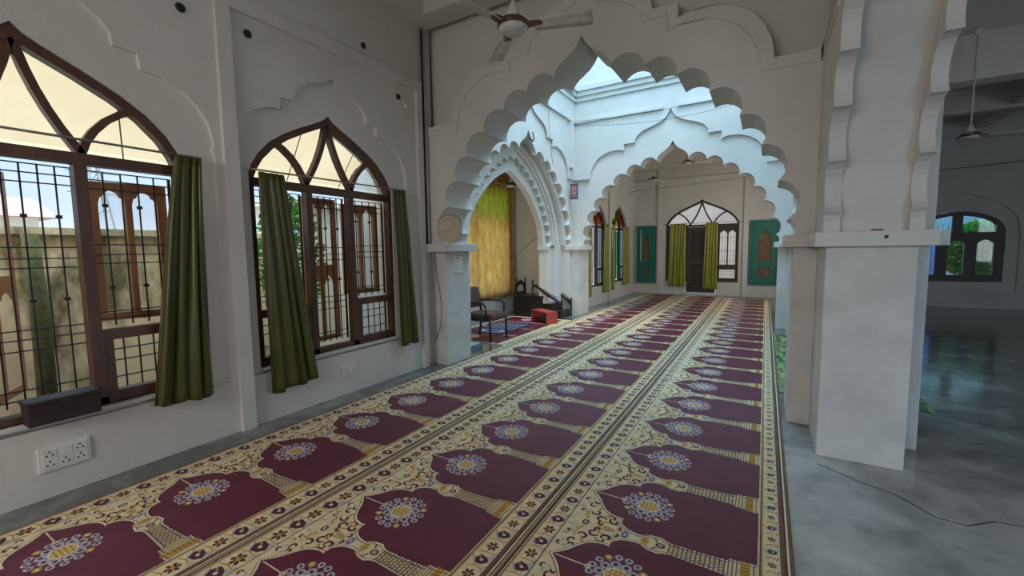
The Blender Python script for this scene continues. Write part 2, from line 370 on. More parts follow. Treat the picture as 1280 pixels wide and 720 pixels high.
# ---- transverse arch walls
def arch_wall(name, y0, y1, capfront, relief_raised_above, cx=-1.68, top=4.6, x1=0.98):
    P = fX(0); root = MB()
    hp = lobed_half()
    root.plate(arch_wall_poly(cx, hp, -3.8, x1, top), [], y0+0.0, y1, P)
    return root
m = arch_wall('wall_middle', 4.44, 4.80, 0, 0, top=6.8)
hp = lobed_half(); relo = full(-1.68, REL)
xr = 0.36
# front plate: panel with lobed relief, 5 cm proud, up to the relief line
outer = [(-3.8, 1.6)] + full(-1.68, hp) + [(xr, 1.6), (xr, 3.07)] + list(reversed(relo)) + [(-3.8, 3.07)]
m.plate(outer, [], 4.27, 4.44, fX(0))
# rim band on the plate
def offs(h, d): return [(max(0, s-d) if s > 0 else 0, z-d*1.05) for s, z in h]
ri = full(-1.68, offs(REL, 0.09))
rim = [(-3.8, 3.07)] + relo + [(xr, 3.07), (xr, 2.96)] + list(reversed(ri)) + [(-3.8, 2.96)]
m.plate(rim, [], 4.258, 4.27, fX(0))
# rear side of the wall, in the bright middle bay
m.plate([(-3.8, 4.58), (0.2, 4.58), (0.2, 4.72), (-3.8, 4.72)], [], 4.80, 4.88, fX(0))
wmid = struct(m.build('wall_middle', PLASTER))

m = arch_wall('wall_middle_far', 9.24, 9.62, 0, 0, top=6.8)
relo2 = full(-1.72, REL)
# the wall above the relief line stands proud of the recessed arch panel
above = [(-3.8, 3.07)] + relo2 + [(0.33, 3.07), (0.33, 4.30), (-1.66, 4.30), (-1.66, 4.33), (0.33, 4.33), (0.33, 6.8), (-3.8, 6.8), (-3.8, 4.33)]
up_l = [(-3.8, 3.07)] + [p for p in relo2 if p[0] <= -1.72] + [(-1.72, 6.8), (-3.8, 6.8)]
up_r = [p for p in relo2 if p[0] >= -1.72] + [(0.33, 3.07), (0.33, 6.8), (-1.72, 6.8)]
m.plate(up_l, [], 9.19, 9.24, fX(0)); m.plate(up_r, [], 9.19, 9.24, fX(0))
# string course that breaks at the centre, then the stepped cornice
m.box((-3.8, 9.15, 4.30), (-1.86, 9.19, 4.36)); m.box((-1.58, 9.15, 4.30), (0.33, 9.19, 4.36))
for z, d in ((4.76, 0.035), (4.86, 0.07), (4.96, 0.105)): m.box((-3.8, 9.19-d, z), (0.33, 9.19, z+0.10))
wmf = struct(m.build('wall_middle_far', PLASTER))

# ---- longitudinal arcade on the right (two arches), each with lobed outer plates and a smooth soffit
def arcade(m, cyy, y0, y1, top=4.62):
    P = fX(0)
    PX = lambda u, v, w: (w, u, v)
    hp = lobed_half()
    sm = [(s+0.02 if s > 0 else 0, z) for s, z in smooth_half(1.93, 3.70, point=0.16)]
    def wallpoly(h): return [(y0, 1.6)] + full(cyy, h) + [(y1, 1.6), (y1, top), (y0, top)]
    m.plate(wallpoly(hp), [], 0.372, 0.432, PX)
    m.plate(wallpoly(hp), [], 0.79, 0.865, PX)
    m.plate(wallpoly([(min(s, 1.87+0.12), z) for s, z in sm]), [], 0.432, 0.79, PX)
m = MB()
arcade(m, 1.79, -0.6, 4.30); arcade(m, 6.87, 4.80, 9.24)
# upper wall over the middle bay
m.box((0.34, 4.8, 4.62), (0.86, 9.24, 6.8))
# relief plates on the side facing the front bay
PXs = lambda u, v, w: (w, u, v)
relr = full(1.79, REL)
outer = [(-0.6, 1.6)] + full(1.79, lobed_half()) + [(4.27, 1.6), (4.27, 3.07)] + list(reversed(relr)) + [(-0.6, 3.07)]
m.plate(outer, [], 0.340, 0.372, PXs)
rr_ = full(1.79, offs(REL, 0.09)); rim = [(-0.6, 3.07)] + relr + [(4.27, 3.07), (4.27, 2.96)] + list(reversed(rr_)) + [(-0.6, 2.96)]
m.plate(rim, [], 0.328, 0.340, PXs)
for z, d in ((4.76, 0.035), (4.86, 0.07), (4.96, 0.105)): m.box((0.34-d, 4.8, z), (0.34, 9.19, z+0.10))
struct(m.build('wall_arcade', PLASTER))

# ---- piers and capitals
def pier(name, boxes, caps):
    m = MB()
    for a, b in boxes: m.box(a, b)
    p = m.build(name, PLASTER2, bevel=0.006); struct(p)
    c = MB()
    for a, b in caps: c.box(a, b)
    c.build('capital', PLASTER, p, bevel=0.006)
    return p
pier('trim_1', [((0.36, 3.67, 0), (0.84, 4.97, 1.5)), ((0.20, 4.27, 0), (0.99, 4.80, 1.5)), ((0.84, 4.10, 0), (1.00, 4.80, 1.5))],
     [((0.29, 3.60, 1.5), (0.92, 5.03, 1.6)), ((0.13, 4.20, 1.5), (1.08, 4.87, 1.6)), ((0.80, 4.03, 1.5), (1.08, 4.5, 1.6))])
pier('trim_2', [((-3.8, 4.33, 0), (-3.56, 4.83, 1.5))], [((-3.8, 4.20, 1.5), (-3.47, 4.90, 1.6))])
pier('trim_3', [((0.36, 8.75, 0), (0.84, 10.0, 1.5)), ((0.20, 9.2, 0), (1.0, 9.64, 1.5))], [((0.29, 8.68, 1.5), (0.91, 10.07, 1.6)), ((0.13, 9.13, 1.5), (1.07, 9.70, 1.6))])
pier('trim_4', [((-4.22, 9.05, 0), (-3.62, 9.70, 1.5))], [((-4.26, 8.98, 1.5), (-3.55, 9.77, 1.6))])
# near pier of the arcade beside the photographer
pier('trim_5', [((0.36, -1.3, 0), (0.84, -0.09, 1.5))], [((0.29, -1.37, 1.5), (0.91, -0.02, 1.6))])
m = MB(); m.box((0.315, -3.6, 0), (0.865, -0.6, 4.62)); struct(m.build('wall_side', PLASTER))
# fill above the pier at the crossing
m = MB(); m.box((0.84, 4.27, 1.6), (0.99, 4.8, 4.62)); m.box((0.90, 4.12, 1.6), (1.02, 4.8, 3.95)); m.box((0.84, 9.24, 1.6), (1.0, 9.62, 4.62)); struct(m.build('wall_crossing', PLASTER))

# ---- mihrab side of the middle bay: stepped lobed arches into the niche
MC = 7.05
m = MB(); PM = fYl(-3.80)
h0 = lobed_half(1.05, 1.0)
reln = full(MC, [(s*1.05, z) for s, z in REL])
top = 6.8
up_l = [(4.8, 3.07)] + [p for p in reln if p[0] <= MC] + [(MC, top), (4.8, top)]
up_r = [p for p in reln if p[0] >= MC] + [(9.24, 3.07), (9.24, top), (MC, top)]
m.plate(up_l, [], -0.04, 0.0, PM); m.plate(up_r, [], -0.04, 0.0, PM)
m.plate(arch_wall_poly(MC, h0, 4.8, 9.3, top), [], 0.0, 0.10, PM)
m.plate(arch_wall_poly(MC, pointed_half(1.88, 3.60), 4.8, 9.3, 3.9), [], 0.10, 0.22, PM)
m.plate(arch_wall_poly(MC, pointed_half(1.72, 3.45), 4.8, 9.3, 3.9), [], 0.22, 0.26, PM)
m.plate(arch_wall_poly(MC, pointed_half(1.65, 3.38), 4.8, 9.3, 3.9), [], 0.26, 0.30, PM)
def small_lobes(half, apex, n, bulge=0.30):
    base = pointed_half(half, apex, n=60)
    L_ = [0]
    for i in range(1, len(base)): L_.append(L_[-1]+hypot(base[i][0]-base[i-1][0], base[i][1]-base[i-1][1]))
    cs = []
    for k in range(n+1):
        t = L_[-1]*k/n
        for i in range(1, len(base)):
            if L_[i] >= t-1e-6:
                f = (t-L_[i-1])/max(1e-9, L_[i]-L_[i-1]); cs.append((base[i-1][0]+(base[i][0]-base[i-1][0])*f, base[i-1][1]+(base[i][1]-base[i-1][1])*f)); break
    pts = []
    for i in range(n): pts += arc_pts(cs[i], cs[i+1], bulge, 6)
    pts.append(cs[-1]); pts[0] = (0, pts[0][1])
    return pts
m.plate(arch_wall_poly(MC, small_lobes(1.50, 3.19, 10, 0.42), 4.8, 9.3, 3.9), [], 0.30, 0.39, PM)
m.plate(arch_wall_poly(MC, pointed_half(1.40, 3.01), 4.8, 9.3, 3.9), [], 0.39, 0.52, PM)
# jambs below the springing
for w0, w1, h in ((0.0, 0.20, 1.96), (0.20, 0.33, 1.70), (0.33, 0.52, 1.42)):
    m.box((MC-h-0.6, 0, w0), (MC-h, 1.6, w1), P=PM)
    m.box((MC+h, 0, w0), (9.3, 1.6, w1), P=PM)
m.box((MC-1.50, 1.52, 0.30), (MC-1.38, 1.6, 0.54), P=PM); m.box((MC+1.38, 1.52, 0.30), (MC+1.52, 1.6, 0.54), P=PM)
for z, d in ((4.76, 0.035), (4.86, 0.07), (4.96, 0.105)): m.box((4.8, z, -0.04-d), (9.2, z+0.12, 0.0), P=PM)
m.box((4.8, 4.30, -0.08), (9.2, 4.36, -0.04), P=PM)
m.box((8.86, 3.3, -0.10), (9.0, 4.30, -0.04), P=PM)
struct(m.build('wall_mihrab', PLASTER))
# niche room
m = MB()
m.plate([(4.8, 0), (9.35, 0), (9.35, 3.8), (4.8, 3.8)], [[(6.3, 0.55), (9.0, 0.55), (9.0, 3.2), (6.3, 3.2)]], 0.0, 0.2, fYl(-5.45))
m.box((-5.65, 9.35, 0), (-3.8, 9.55, 3.9)); m.box((-5.65, 4.62, 0), (-3.8, 4.82, 3.9))
struct(m.build('wall_niche', PLASTER))

# ---- far bay walls
XF = -3.93
WFA, WFB = 11.12, 13.24
LF = fYl(XF)
m = MB()
m.plate([(9.5, 0), (15.0, 0), (15.0, 4.62), (9.5, 4.62)], [win_outline(b, WH, SILL, SPR, APX) for b in (WFA, WFB)], 0.0, 0.25, LF)
m.box((12.10, 0, -0.05), (12.24, 4.1, 0), P=LF); m.box((9.6, 3.6, -0.04), (15.0, 3.75, 0), P=LF)
struct(m.build('wall_left_far', PLASTER))
FD, FH, FS, FSP, FA = -1.80, 1.08, 0.42, 2.30, 3.07
FW = fX(15.0)
m = MB()
o_ = win_outline(FD, FH, FS, FSP, FA)
o_ = [p for p in o_]
hole = o_[:] 
# opening with the door running to the floor in the middle third
door_hole = [(FD-FH, FS)] + o_[1:-1] + [(FD+FH, FS), (-1.34, FS), (-1.34, 0.06), (-2.26, 0.06), (-2.26, FS)]
m.plate([(-4.1, 0), (1.0, 0), (1.0, 4.62), (-4.1, 4.62)], [door_hole], 0.0, 0.2, FW)
m.box((-3.14, 0, -0.07), (-3.0, 4.1, 0), P=FW); m.box((-0.60, 0, -0.07), (-0.46, 4.1, 0), P=FW)
m.box((-4.0, 3.62, -0.05), (0.9, 3.78, 0), P=FW)
m.plate([(-4.0, 0), (-3.14, 0), (-3.14, 0.30), (-4.0, 0.30)], [], -0.05, 0, FW); m.plate([(-0.46, 0), (0.9, 0), (0.9, 0.33), (-0.46, 0.33)], [], -0.05, 0, FW)
struct(m.build('wall_far', PLASTER))
# side hall walls
m = MB(); NW = fX(14.3)
NC, NH = 3.96, 0.80
def nave_outline(off=0):
    a = NH-off; pts = [(NC-a*cos(pi*i/14), 1.80+ (0.50-off)*sin(pi*i/14)) for i in range(15)]
    return [(NC-a, 0.62+off)] + pts + [(NC+a, 0.62+off)]
m.plate([(1.0, 0), (9.0, 0), (9.0, 4.62), (1.0, 4.62)], [nave_outline()], 0.05, 0.25, NW)
rec = [(NC-1.02, 0.42), (NC-1.02, 1.75), (NC-0.95, 2.15), (NC-0.72, 2.42), (NC-0.35, 2.60), (NC, 2.78), (NC+0.35, 2.60), (NC+0.72, 2.42), (NC+0.95, 2.15), (NC+1.02, 1.75), (NC+1.02, 0.42)]
m.plate([(1.0, 0), (9.0, 0), (9.0, 4.62), (1.0, 4.62)], [rec], 0.0, 0.05, NW)
m.box((0.96, 10.0, 0), (1.0, 14.35, 4.62))
struct(m.build('wall_side_hall_far', PLASTER))
m = MB(); m.plate([(-3.6, 0), (15.0, 0), (15.0, 4.62), (-3.6, 4.62)], [[(0.9, 0.6), (5.1, 0.6), (5.1, 2.8), (0.9, 2.8)]], 0, 0.2, fYr(8.8)); struct(m.build('wall_right', PLASTER))
m = MB(); m.plate([(-4.0, 0), (9.0, 0), (9.0, 4.62), (-4.0, 4.62)], [[(-3.4, 0.6), (0.2, 0.6), (0.2, 2.9), (-3.4, 2.9)], [(2.0, 0.8), (4.8, 0.8), (4.8, 3.0), (2.0, 3.0)]], 0, 0.2, fX(-3.8)); struct(m.build('wall_back', PLASTER))
# lantern walls above the middle bay, open at the top
m = MB(); m.box((-3.9, 4.6, 6.8), (0.9, 4.85, 7.1)); m.box((-3.9, 9.2, 6.8), (0.9, 9.45, 7.1)); m.box((-3.95, 4.6, 6.8), (-3.7, 9.45, 7.1)); m.box((0.4, 4.6, 6.8), (0.9, 9.45, 7.1)); struct(m.build('wall_lantern', PLASTER))

# ------------------------------------------------------------------ windows
def rect(m, u0, u1, v0, v1, w0, w1, P, mi=0): m.box((u0, v0, w0), (u1, v1, w1), mi, P)
def grille(parent, P, u0, u1, v0, v1, w, hs, knots=(), n=None):
    m = MB(); r = 0.0042
    n = n or max(2, round((u1-u0)/0.088)); us = [u0+(u1-u0)*i/n for i in range(n+1)]
    for i, u in enumerate(us):
        q = 0.008 if i in (0, n) else r
        m.box((u-q, v0, w-q), (u+q, v1, w+q), P=P)
    for h in hs: m.box((u0, h-r*0.9, w-r), (u1, h+r*0.9, w+r), P=P)
    for k, v in enumerate(knots):
        for i in range(1, n):
            if i % 2 == (1 if n > 3 else 1):
                m.box((us[i]-0.014, v-0.011, w-0.011), (us[i]+0.014, v+0.011, w+0.011), P=P)
    m.build('grille', IRON, parent)
def lobed_light(u0, u1, v0, v1):
    c = (u0+u1)/2; a = (u1-u0)/2
    return [(u0, v0), (u0, v1-0.10), (u0+a*.15, v1-0.055), (u0+a*.38, v1-0.045), (u0+a*.5, v1-0.02), (c-a*.25, v1-.008), (c, v1),
            (c+a*.25, v1-.008), (u1-a*.5, v1-0.02), (u1-a*.38, v1-0.045), (u1-a*.15, v1-0.055), (u1, v1-0.10), (u1, v0)]
def shutter(parent, P, u_h, width, v0, v1, w, ang, side, split=None, m_=None, g_=None):
    # hinged at u_h; side=+1 leaf extends to +u; ang opens outward
    ca, sa = cos(radians(ang)), sin(radians(ang))
    Q = lambda u, v, t: P(u_h + side*(u*ca) - side*t*sa*0, v, w + u*sa + t)
    m = MB(); st = 0.055; lights = []
    tiers = [(v0, v1)] if split is None else [(v0, split), (split, v1)]
    for (a, b) in tiers:
        mid = width/2
        lights.append(lobed_light(st, mid-0.018, a+st, b-st)); lights.append(lobed_light(mid+0.018, width-st, a+st, b-st))
    m.plate([(0, v0), (width, v0), (width, v1), (0, v1)], lights, 0, 0.035, Q)
    s = m.build('shutter', m_ or WOODS, parent)
    g = MB()
    g.plate([(0.03, v0+0.03), (width-0.03, v0+0.03), (width-0.03, v1-0.03), (0.03, v1-0.03)], [], 0.015, 0.019, Q)
    gg = g.build('shutter_glass', g_ or CLEAR, s)
    gg.matrix_parent_inverse = Matrix.Identity(4); s_loc = None
    return s
def window(name, P, c, a, sill, spring, apex, wf=0.06, mo=None, rail=True, door=False, shutters=(), trans_mats=(), frame_m=None, grilles=True):
    fm = frame_m or WOODF
    root = struct(empty(name, P(c, sill, 0)))
    t = 0.047; mo = mo if mo is not None else a*0.30
    m = MB()
    outer = win_outline(c, a-0.003, sill+0.003, spring, apex-0.003); inner = win_outline(c, a, sill, spring, apex, t)
    m.plate(outer, [inner], wf, wf+0.08, P)
    m.build('frame', fm, root)
    lz = spring-0.03
    m = MB(); m.box((c-a+t, lz-0.07, wf-0.005), (c+a-t, lz, wf+0.085), P=P); m.build('lintel', fm, root)
    for s in (-1, 1):
        m = MB(); m.box((c+s*mo-0.032, (0.06 if door else sill+0.003), wf), (c+s*mo+0.032, lz-0.07, wf+0.08), P=P); m.build('mullion', fm, root)
        H = (apex-spring)/0.68; K = a/0.82
        tv = lambda p: (c+s*p[0]*K, spring+p[1]*H)
        m = MB(); m.ribbon([tv(p) for p in [(.262, -.03), (.228, .03), (.175, .12), (.125, .22), (.080, .33), (.044, .44), (.018, .54), (.004, .60)]], 0.044, wf+0.005, wf+0.07, P); m.build('glazing_bar', fm, root)
        m = MB(); m.ribbon([tv(p) for p in [(.262, -.03), (.29, .05), (.335, .13), (.40, .21), (.48, .275), (.565, .32)]], 0.044, wf+0.005, wf+0.07, P); m.build('glazing_bar', fm, root)
        if rail:
            rz = sill+0.49
            u0, u1 = sorted((c+s*(mo+0.03), c+s*(a-t)))
            m = MB(); m.box((u0, rz-0.055, wf+0.002), (u1, rz+0.015, wf+0.078), P=P); m.box((u0, sill+t, wf+0.002), (u1, sill+t+0.03, wf+0.078), P=P)
            m.box((c+s*(mo+0.032), sill+t, wf+0.004), (c+s*(mo+0.085), rz-0.055, wf+0.076), P=P); m.build('rail', fm, root)
            if grilles:
                grille(root, P, u0+0.01, u1-0.01, rz+0.03, lz-0.09, wf+0.105, [lz-0.093, lz-0.15, lz-0.21, rz+0.60, rz+0.53, rz+0.47, rz+0.13, rz+0.08], (rz+0.87, rz+0.30))
                grille(root, P, u0+0.05, u1-0.01, sill+0.07, rz-0.06, wf+0.105, [rz-0.14, rz-0.22, rz-0.34], ())
    # glass of the transom lights
    for k, (q0, q1) in enumerate(((-a, 0), (0, a))):
        g = MB(); hp = ogee_half(a-0.02, spring, apex-0.04)
        side = [(c+(s if q1 > 0 else -s), z) for s, z in hp]
        g.plate(side + [(c, spring)], [], wf+0.04, wf+0.044, P); g.build('transom_glass', (trans_mats[k] if trans_mats else CLEAR), root)
    for sh in shutters: shutter(root, P, **sh)
    return root, lz
HS = [2.086, 2.03, 1.97, 1.56, 1.49, 1.43, 1.04, 0.98, 0.91, 0.66, 0.60]
w1, lz = window('window_1', L, W1C, WH, SILL, SPR, APX, shutters=[
    dict(u_h=W1C+0.76, width=0.44, v0=1.03, v1=2.03, w=0.22, ang=14, side=-1),
    dict(u_h=W1C-0.24, width=0.55, v0=0.56, v1=2.08, w=0.22, ang=61, side=1, split=1.32)])
grille(w1, L, W1C-0.235, W1C+0.235, 0.56, 2.09, 0.20, HS, (1.76, 1.22), n=6)
w2, lz = window('window_2', L, W2C, WH, SILL, SPR, APX, shutters=[
    dict(u_h=W2C+0.74, width=0.44, v0=1.03, v1=2.05, w=0.22, ang=10, side=-1),
    dict(u_h=W2C-0.20, width=0.42, v0=0.56, v1=2.08, w=0.24, ang=7, side=1, split=1.32)])
grille(w2, L, W2C-0.205, W2C+0.235, 0.56, 2.09, 0.20, HS, (1.76, 1.22), n=6)
w3, _ = window('window_3', LF, WFA, WH, SILL, SPR, APX, trans_mats=(ORANGEG, ORANGEG))
grille(w3, LF, WFA-0.21, WFA+0.21, 0.56, 2.09, 0.18, HS, (), n=5)
w4, _ = window('window_4', LF, WFB, WH, SILL, SPR, APX, trans_mats=(GREENG, ORANGEG))
grille(w4, LF, WFB-0.21, WFB+0.21, 0.56, 2.09, 0.18, HS, (), n=5)
g = MB(); g.box((WFB-0.2, 0.6, 0.13), (WFB+0.2, 2.05, 0.134), P=LF); g.build('tinted_glass', TEALG, w4)
w5, _ = window('window_5', FW, FD, FH, FS, FSP, FA, mo=0.46, frame_m=WOODX, grilles=False, rail=False)
for s in (-1, 1):
    u0, u1 = sorted((FD+s*0.485, FD+s*1.045))
    m = MB()
    m.plate([(u0, FS+0.05), (u1, FS+0.05), (u1, 2.2), (u0, 2.2)], [lobed_light(u0+0.06, (u0+u1)/2-0.02, 0.98, 2.05), lobed_light((u0+u1)/2+0.02, u1-0.06, 0.98, 2.05), [(u0+.06, .55), (u1-.06, .55), (u1-.06, .82), (u0+.06, .82)]], 0.09, 0.13, FW)
    m.build('sash', WOODX, w5)
    grille(w5, FW, u0+0.03, u1-0.03, 0.52, 2.1, 0.15, [1.85, 1.80, 1.45, 1.40, 1.1, 0.75, 0.65], (1.7, 1.25), n=6)
# door in the middle of window_5
d = struct(empty('door_1', (FD, 15.05, 0.05)))
m = MB()
m.plate([(-2.235, 0.07), (-1.365, 0.07), (-1.365, 2.19), (-2.235, 2.19)], [[(-2.11, 0.30), (-1.49, 0.30), (-1.49, 1.02), (-2.11, 1.02)], [(-2.11, 1.20), (-1.49, 1.20), (-1.49, 2.08), (-2.11, 2.08)]], 15.03, 15.075, fX(0))
m.build('door_leaf', WOODX, d)
m = MB(); m.box((-2.11, 15.05, 0.30), (-1.49, 15.065, 1.02)); m.box((-2.11, 15.05, 1.20), (-1.49, 15.065, 2.08)); m.build('panel', mat('dark_door_panel', (0.028, 0.017, 0.018), 0.5), d)
m = MB()
for z in (0.29, 1.03, 1.19): m.box((-2.12, 15.022, z-0.006), (-1.48, 15.03, z+0.006))
for x in (-2.12, -1.48): m.box((x-0.005, 15.022, 0.30), (x+0.005, 15.03, 2.08))
m.build('moulding', mat('brown_moulding', (0.16, 0.085, 0.06), 0.5), d)
m = MB(); m.box((-2.30, 14.86, 0.0), (-1.30, 15.1, 0.058)); struct(m.build('trim_6', PLASTER))

# side hall window
w6 = struct(empty('window_6', (NC, 14.4, 0.62)))
m = MB()
holes = []
tr = []
for k, (a0, a1) in enumerate(((NC-0.66, NC-0.09), (NC+0.09, NC+0.66))):
    pts = [(a0 + (a1-a0)*i/8, 1.80 + 0.40*max(0, 1-((a0+(a1-a0)*i/8-NC)/0.72)**2)**0.5) for i in range(9)]
    holes.append([(a0, 1.80)] + pts + [(a1, 1.80)])
for k in range(3):
    cc = NC - 0.50 + 0.50*k
    holes.append(lobed_light(cc-0.145, cc+0.145, 0.78, 1.62))
holes = [[p for i, p in enumerate(h) if i == 0 or hypot(p[0]-h[i-1][0], p[1]-h[i-1][1]) > 1e-4] for h in holes]
m.plate(nave_outline(0.004), holes, 0.08, 0.16, NW); m.build('frame', WOODX, w6)
g = MB(); g.plate([(NC-0.7, 0.7), (NC-0.22, 0.7), (NC-0.22, 1.7), (NC-0.7, 1.7)], [], 0.12, 0.124, NW); g.build('glass', BLUEG, w6)
g = MB(); g.plate([(NC-0.22, 0.7), (NC+0.7, 0.7), (NC+0.7, 1.7), (NC-0.22, 1.7)], [], 0.12, 0.124, NW); g.build('glass', CLEAR, w6)
g = MB(); g.plate([(NC-0.68, 1.74), (NC+0.68, 1.74), (NC+.55, 2.18), (NC-.55, 2.18)], [], 0.12, 0.124, NW); g.build('transom_glass', PALEG, w6)
grille(w6, NW, NC-0.68, NC+0.68, 0.72, 2.0, 0.20, [0.86, 0.98, 1.14, 1.30], (), n=15)

# ------------------------------------------------------------------ carpets
class Flat:
    def __init__(s, z0): s.mb = MB(); s.z0 = z0
    def poly(s, pts, mi, lay):
        z = s.z0 + lay*0.0004
        n = len(pts)
        if n <= 4: s.mb.add([(x, y, z) for x, y in pts], [tuple(range(n))], mi)
        else:
            tri = tessellate_polygon([[Vector((a, b, 0)) for a, b in pts]])
            s.mb.add([(x, y, z) for x, y in pts], [tuple(t) for t in tri], mi)
    def fan(s, c, rx, ry, mi, lay, n=8, rot=0.0):
        z = s.z0 + lay*0.0004; ca, sa = cos(rot), sin(rot)
        s.mb.add([(c[0]+rx*cos(2*pi*k/n)*ca-ry*sin(2*pi*k/n)*sa, c[1]+rx*cos(2*pi*k/n)*sa+ry*sin(2*pi*k/n)*ca, z) for k in range(n)], [tuple(range(n))], mi)
    def line(s, pts, w, mi, lay):
        z = s.z0 + lay*0.0004; n = len(pts); L_, R_ = [], []
        for i, (x, y) in enumerate(pts):
            a = pts[max(0, i-1)]; b = pts[min(n-1, i+1)]; dx, dy = b[0]-a[0], b[1]-a[1]; d = hypot(dx, dy) or 1
            ww = w[i] if isinstance(w, (list, tuple)) else w
            L_.append((x-dy/d*ww/2, y+dx/d*ww/2, z)); R_.append((x+dy/d*ww/2, y-dx/d*ww/2, z))
        s.mb.add(L_+R_, [(i, i+1, n+i+1, n+i) for i in range(n-1)], mi)
NICHE = [(0, 0), (.035, .030), (.060, .062), (.085, .105), (.115, .145), (.150, .168), (.190, .178), (.225, .176), (.222, .200), (.232, .228), (.255, .250), (.290, .264), (.325, .270), (.355, .268), (.37, .262)]
SHAFT = [(.385, .246), (.44, .240), (.465, .256), (.50, .263), (.74, .252), (.75, .232), (.80, .232), (.805, .225), (.865, .222)]
PITCH_T = 0.622
def curl(f, x, y, r, a0, turns, w, mi, lay, flip=1):
    pts = []; n = 9
    for i in range(n):
        t = i/(n-1); rr = r*(1-0.75*t); a = a0 + flip*turns*2*pi*t
        pts.append((x + rr*cos(a), y + rr*sin(a)))
    f.line(pts, [1.3*w*(0.35+0.9*sin(pi*min(1, 0.15+0.8*i/(n-1)))) for i in range(n)], mi, lay)
def carpet(name, x0, x1, tip, end, phase, y0, y1, label, right_stripe, group='long prayer carpets laid edge to edge'):
    z = 0.013; rnd = random.Random(3)
    f = Flat(z)
    def clampy(y): return min(max(y, y0), y1)
    # body slab
    f.mb.box((x0, y0, 0.001), (x1, y1, z), CR)
    wst = right_stripe
    # striped selvedges
    for k, (a, b) in enumerate(((0.0, 0.010), (0.016, 0.024))):
        f.poly([(x0+a, y0), (x0+b, y0), (x0+b, y1), (x0+a, y1)], ST if k else DA, 1)
    a = x1-wst; k = 0
    while a < x1-0.004:
        f.poly([(a, y0), (min(a+0.009, x1), y0), (min(a+0.009, x1), y1), (a, y1)], (ST, ST, DA, IV, ST)[k % 5], 1); a += 0.0095; k += 1
    lb = tip-0.045           # line between left border and field
    f.poly([(lb-0.006, y0), (lb, y0), (lb, y1), (lb-0.006, y1)], DA, 1)
    f.poly([(lb, y0), (lb+0.004, y0), (lb+0.004, y1), (lb, y1)], IV, 1)
    f.poly([(end+0.004, y0), (end+0.010, y0), (end+0.010, y1), (end+0.004, y1)], DA, 2)
    f.poly([(end+0.012, y0), (end+0.018, y0), (end+0.018, y1), (end+0.012, y1)], GO, 1)
    sc = (end-tip)/0.87
    def borders(cx, w, y):
        # alternating bud and rosette, with lavender leaves and gold sprigs
        for q in range(6):
            yy = y + (q+0.5)*PITCH_T/6
            if yy < y0+0.03 or yy > y1-0.03: continue
            if q % 2 == 0:
                f.fan((cx+0.022, yy+0.016), w*0.26, w*0.16, LA, 1, 6, 0.5); f.fan((cx-0.020, yy-0.016), w*0.24, w*0.15, LA, 1, 6, -0.5)
                f.poly([(cx-w*0.28, yy), (cx-w*.12, yy-w*.26), (cx+w*.18, yy-w*.20), (cx+w*0.36, yy), (cx+w*.18, yy+w*.20), (cx-w*.12, yy+w*.26)], DA, 2)
                f.fan((cx+0.004, yy), w*0.09, w*0.08, IV, 3, 5); f.fan((cx-w*.1, yy+w*.11), w*0.05, w*0.05, LA, 3, 4)
                f.line([(cx-w*.30, yy), (cx-w*.48, yy+w*.12)], 0.007, GO, 2)
            else:
                for t in range(6):
                    an = t*pi/3+0.3; f.fan((cx+w*.17*cos(an), yy+w*.17*sin(an)), w*0.115, w*0.075, DA, 2, 5, an)
                f.fan((cx, yy), w*0.09, w*0.09, GO, 3, 6)
            f.line([(cx-w*.38, yy+0.042), (cx-w*.05, yy+0.060), (cx+w*.20, yy+0.052)], [0.003, 0.010, 0.003], GO, 1)
            f.line([(cx+w*.42, yy+0.030), (cx+w*.22, yy+0.055), (cx+w*.05, yy+0.085)], [0.003, 0.009, 0.003], LA, 1)
            f.line([(cx+w*.40, yy-0.030), (cx+w*.30, yy-0.055)], 0.008, GO, 1)
    n0 = math.floor((y0-phase)/PITCH_T)-1; n1 = math.ceil((y1-phase)/PITCH_T)+1
    for n in range(n0, n1+1):
        yc = phase + n*PITCH_T
        borders((x0+lb)/2+0.012, min(0.155, (lb-x0-0.03)*1.25), yc)
        borders((end+0.02+x1-wst)/2, min(0.155, (x1-wst-end-0.03)*1.25), yc+0.07)
        def T(dd, w): return (tip+dd*sc, yc+w)
        def clip(poly):
            for (lim, sgn) in ((y0+0.002, 1), (y1-0.002, -1)):
                out = []; N = len(poly)
                for i in range(N):
                    p, q = poly[i], poly[(i+1) % N]; pi_, qi = (p[1]-lim)*sgn >= 0, (q[1]-lim)*sgn >= 0
                    if pi_: out.append(p)
                    if pi_ != qi: t = (lim-p[1])/(q[1]-p[1]); out.append((p[0]+(q[0]-p[0])*t, lim))
                poly = out
                if len(poly) < 3: return None
            return poly
        if yc < y0-0.35 or yc > y1+0.35: continue
        prof = NICHE + SHAFT
        up_ = [T(a, b) for a, b in prof]; dn = [T(a, -b) for a, b in reversed(prof[1:])]
        def off(d):
            base = [(a-d*1.2 if i == 0 else a - d*0.6*max(0, (0.25-a)/0.25), b+(0 if i == 0 else d)) for i, (a, b) in enumerate(prof)]
            return [T(a, b) for a, b in base] + [T(a, -b) for a, b in reversed(base[1:])]
        for dd, mi, lay in ((0.021, DA, 3), (0.017, IV, 4), (0.005, DA, 5)):
            q = clip(off(dd)[:]) ; 
            if q: f.poly(q, mi, lay)
        q = clip(up_+dn)
        if q: f.poly(q, MA, 6)
        if not (y0+0.30 < yc < y1-0.30): continue
        # pendant and medallion
        f.line([T(0.01, 0), T(0.165, 0)], 0.007, CR, 7)
        f.poly([T(.155, 0), T(.172, .016), T(.196, 0), T(.172, -.016)], IV, 7); f.fan(T(.173, 0), .007, .006, GO, 8, 5)
        mc = T(0.315, 0)
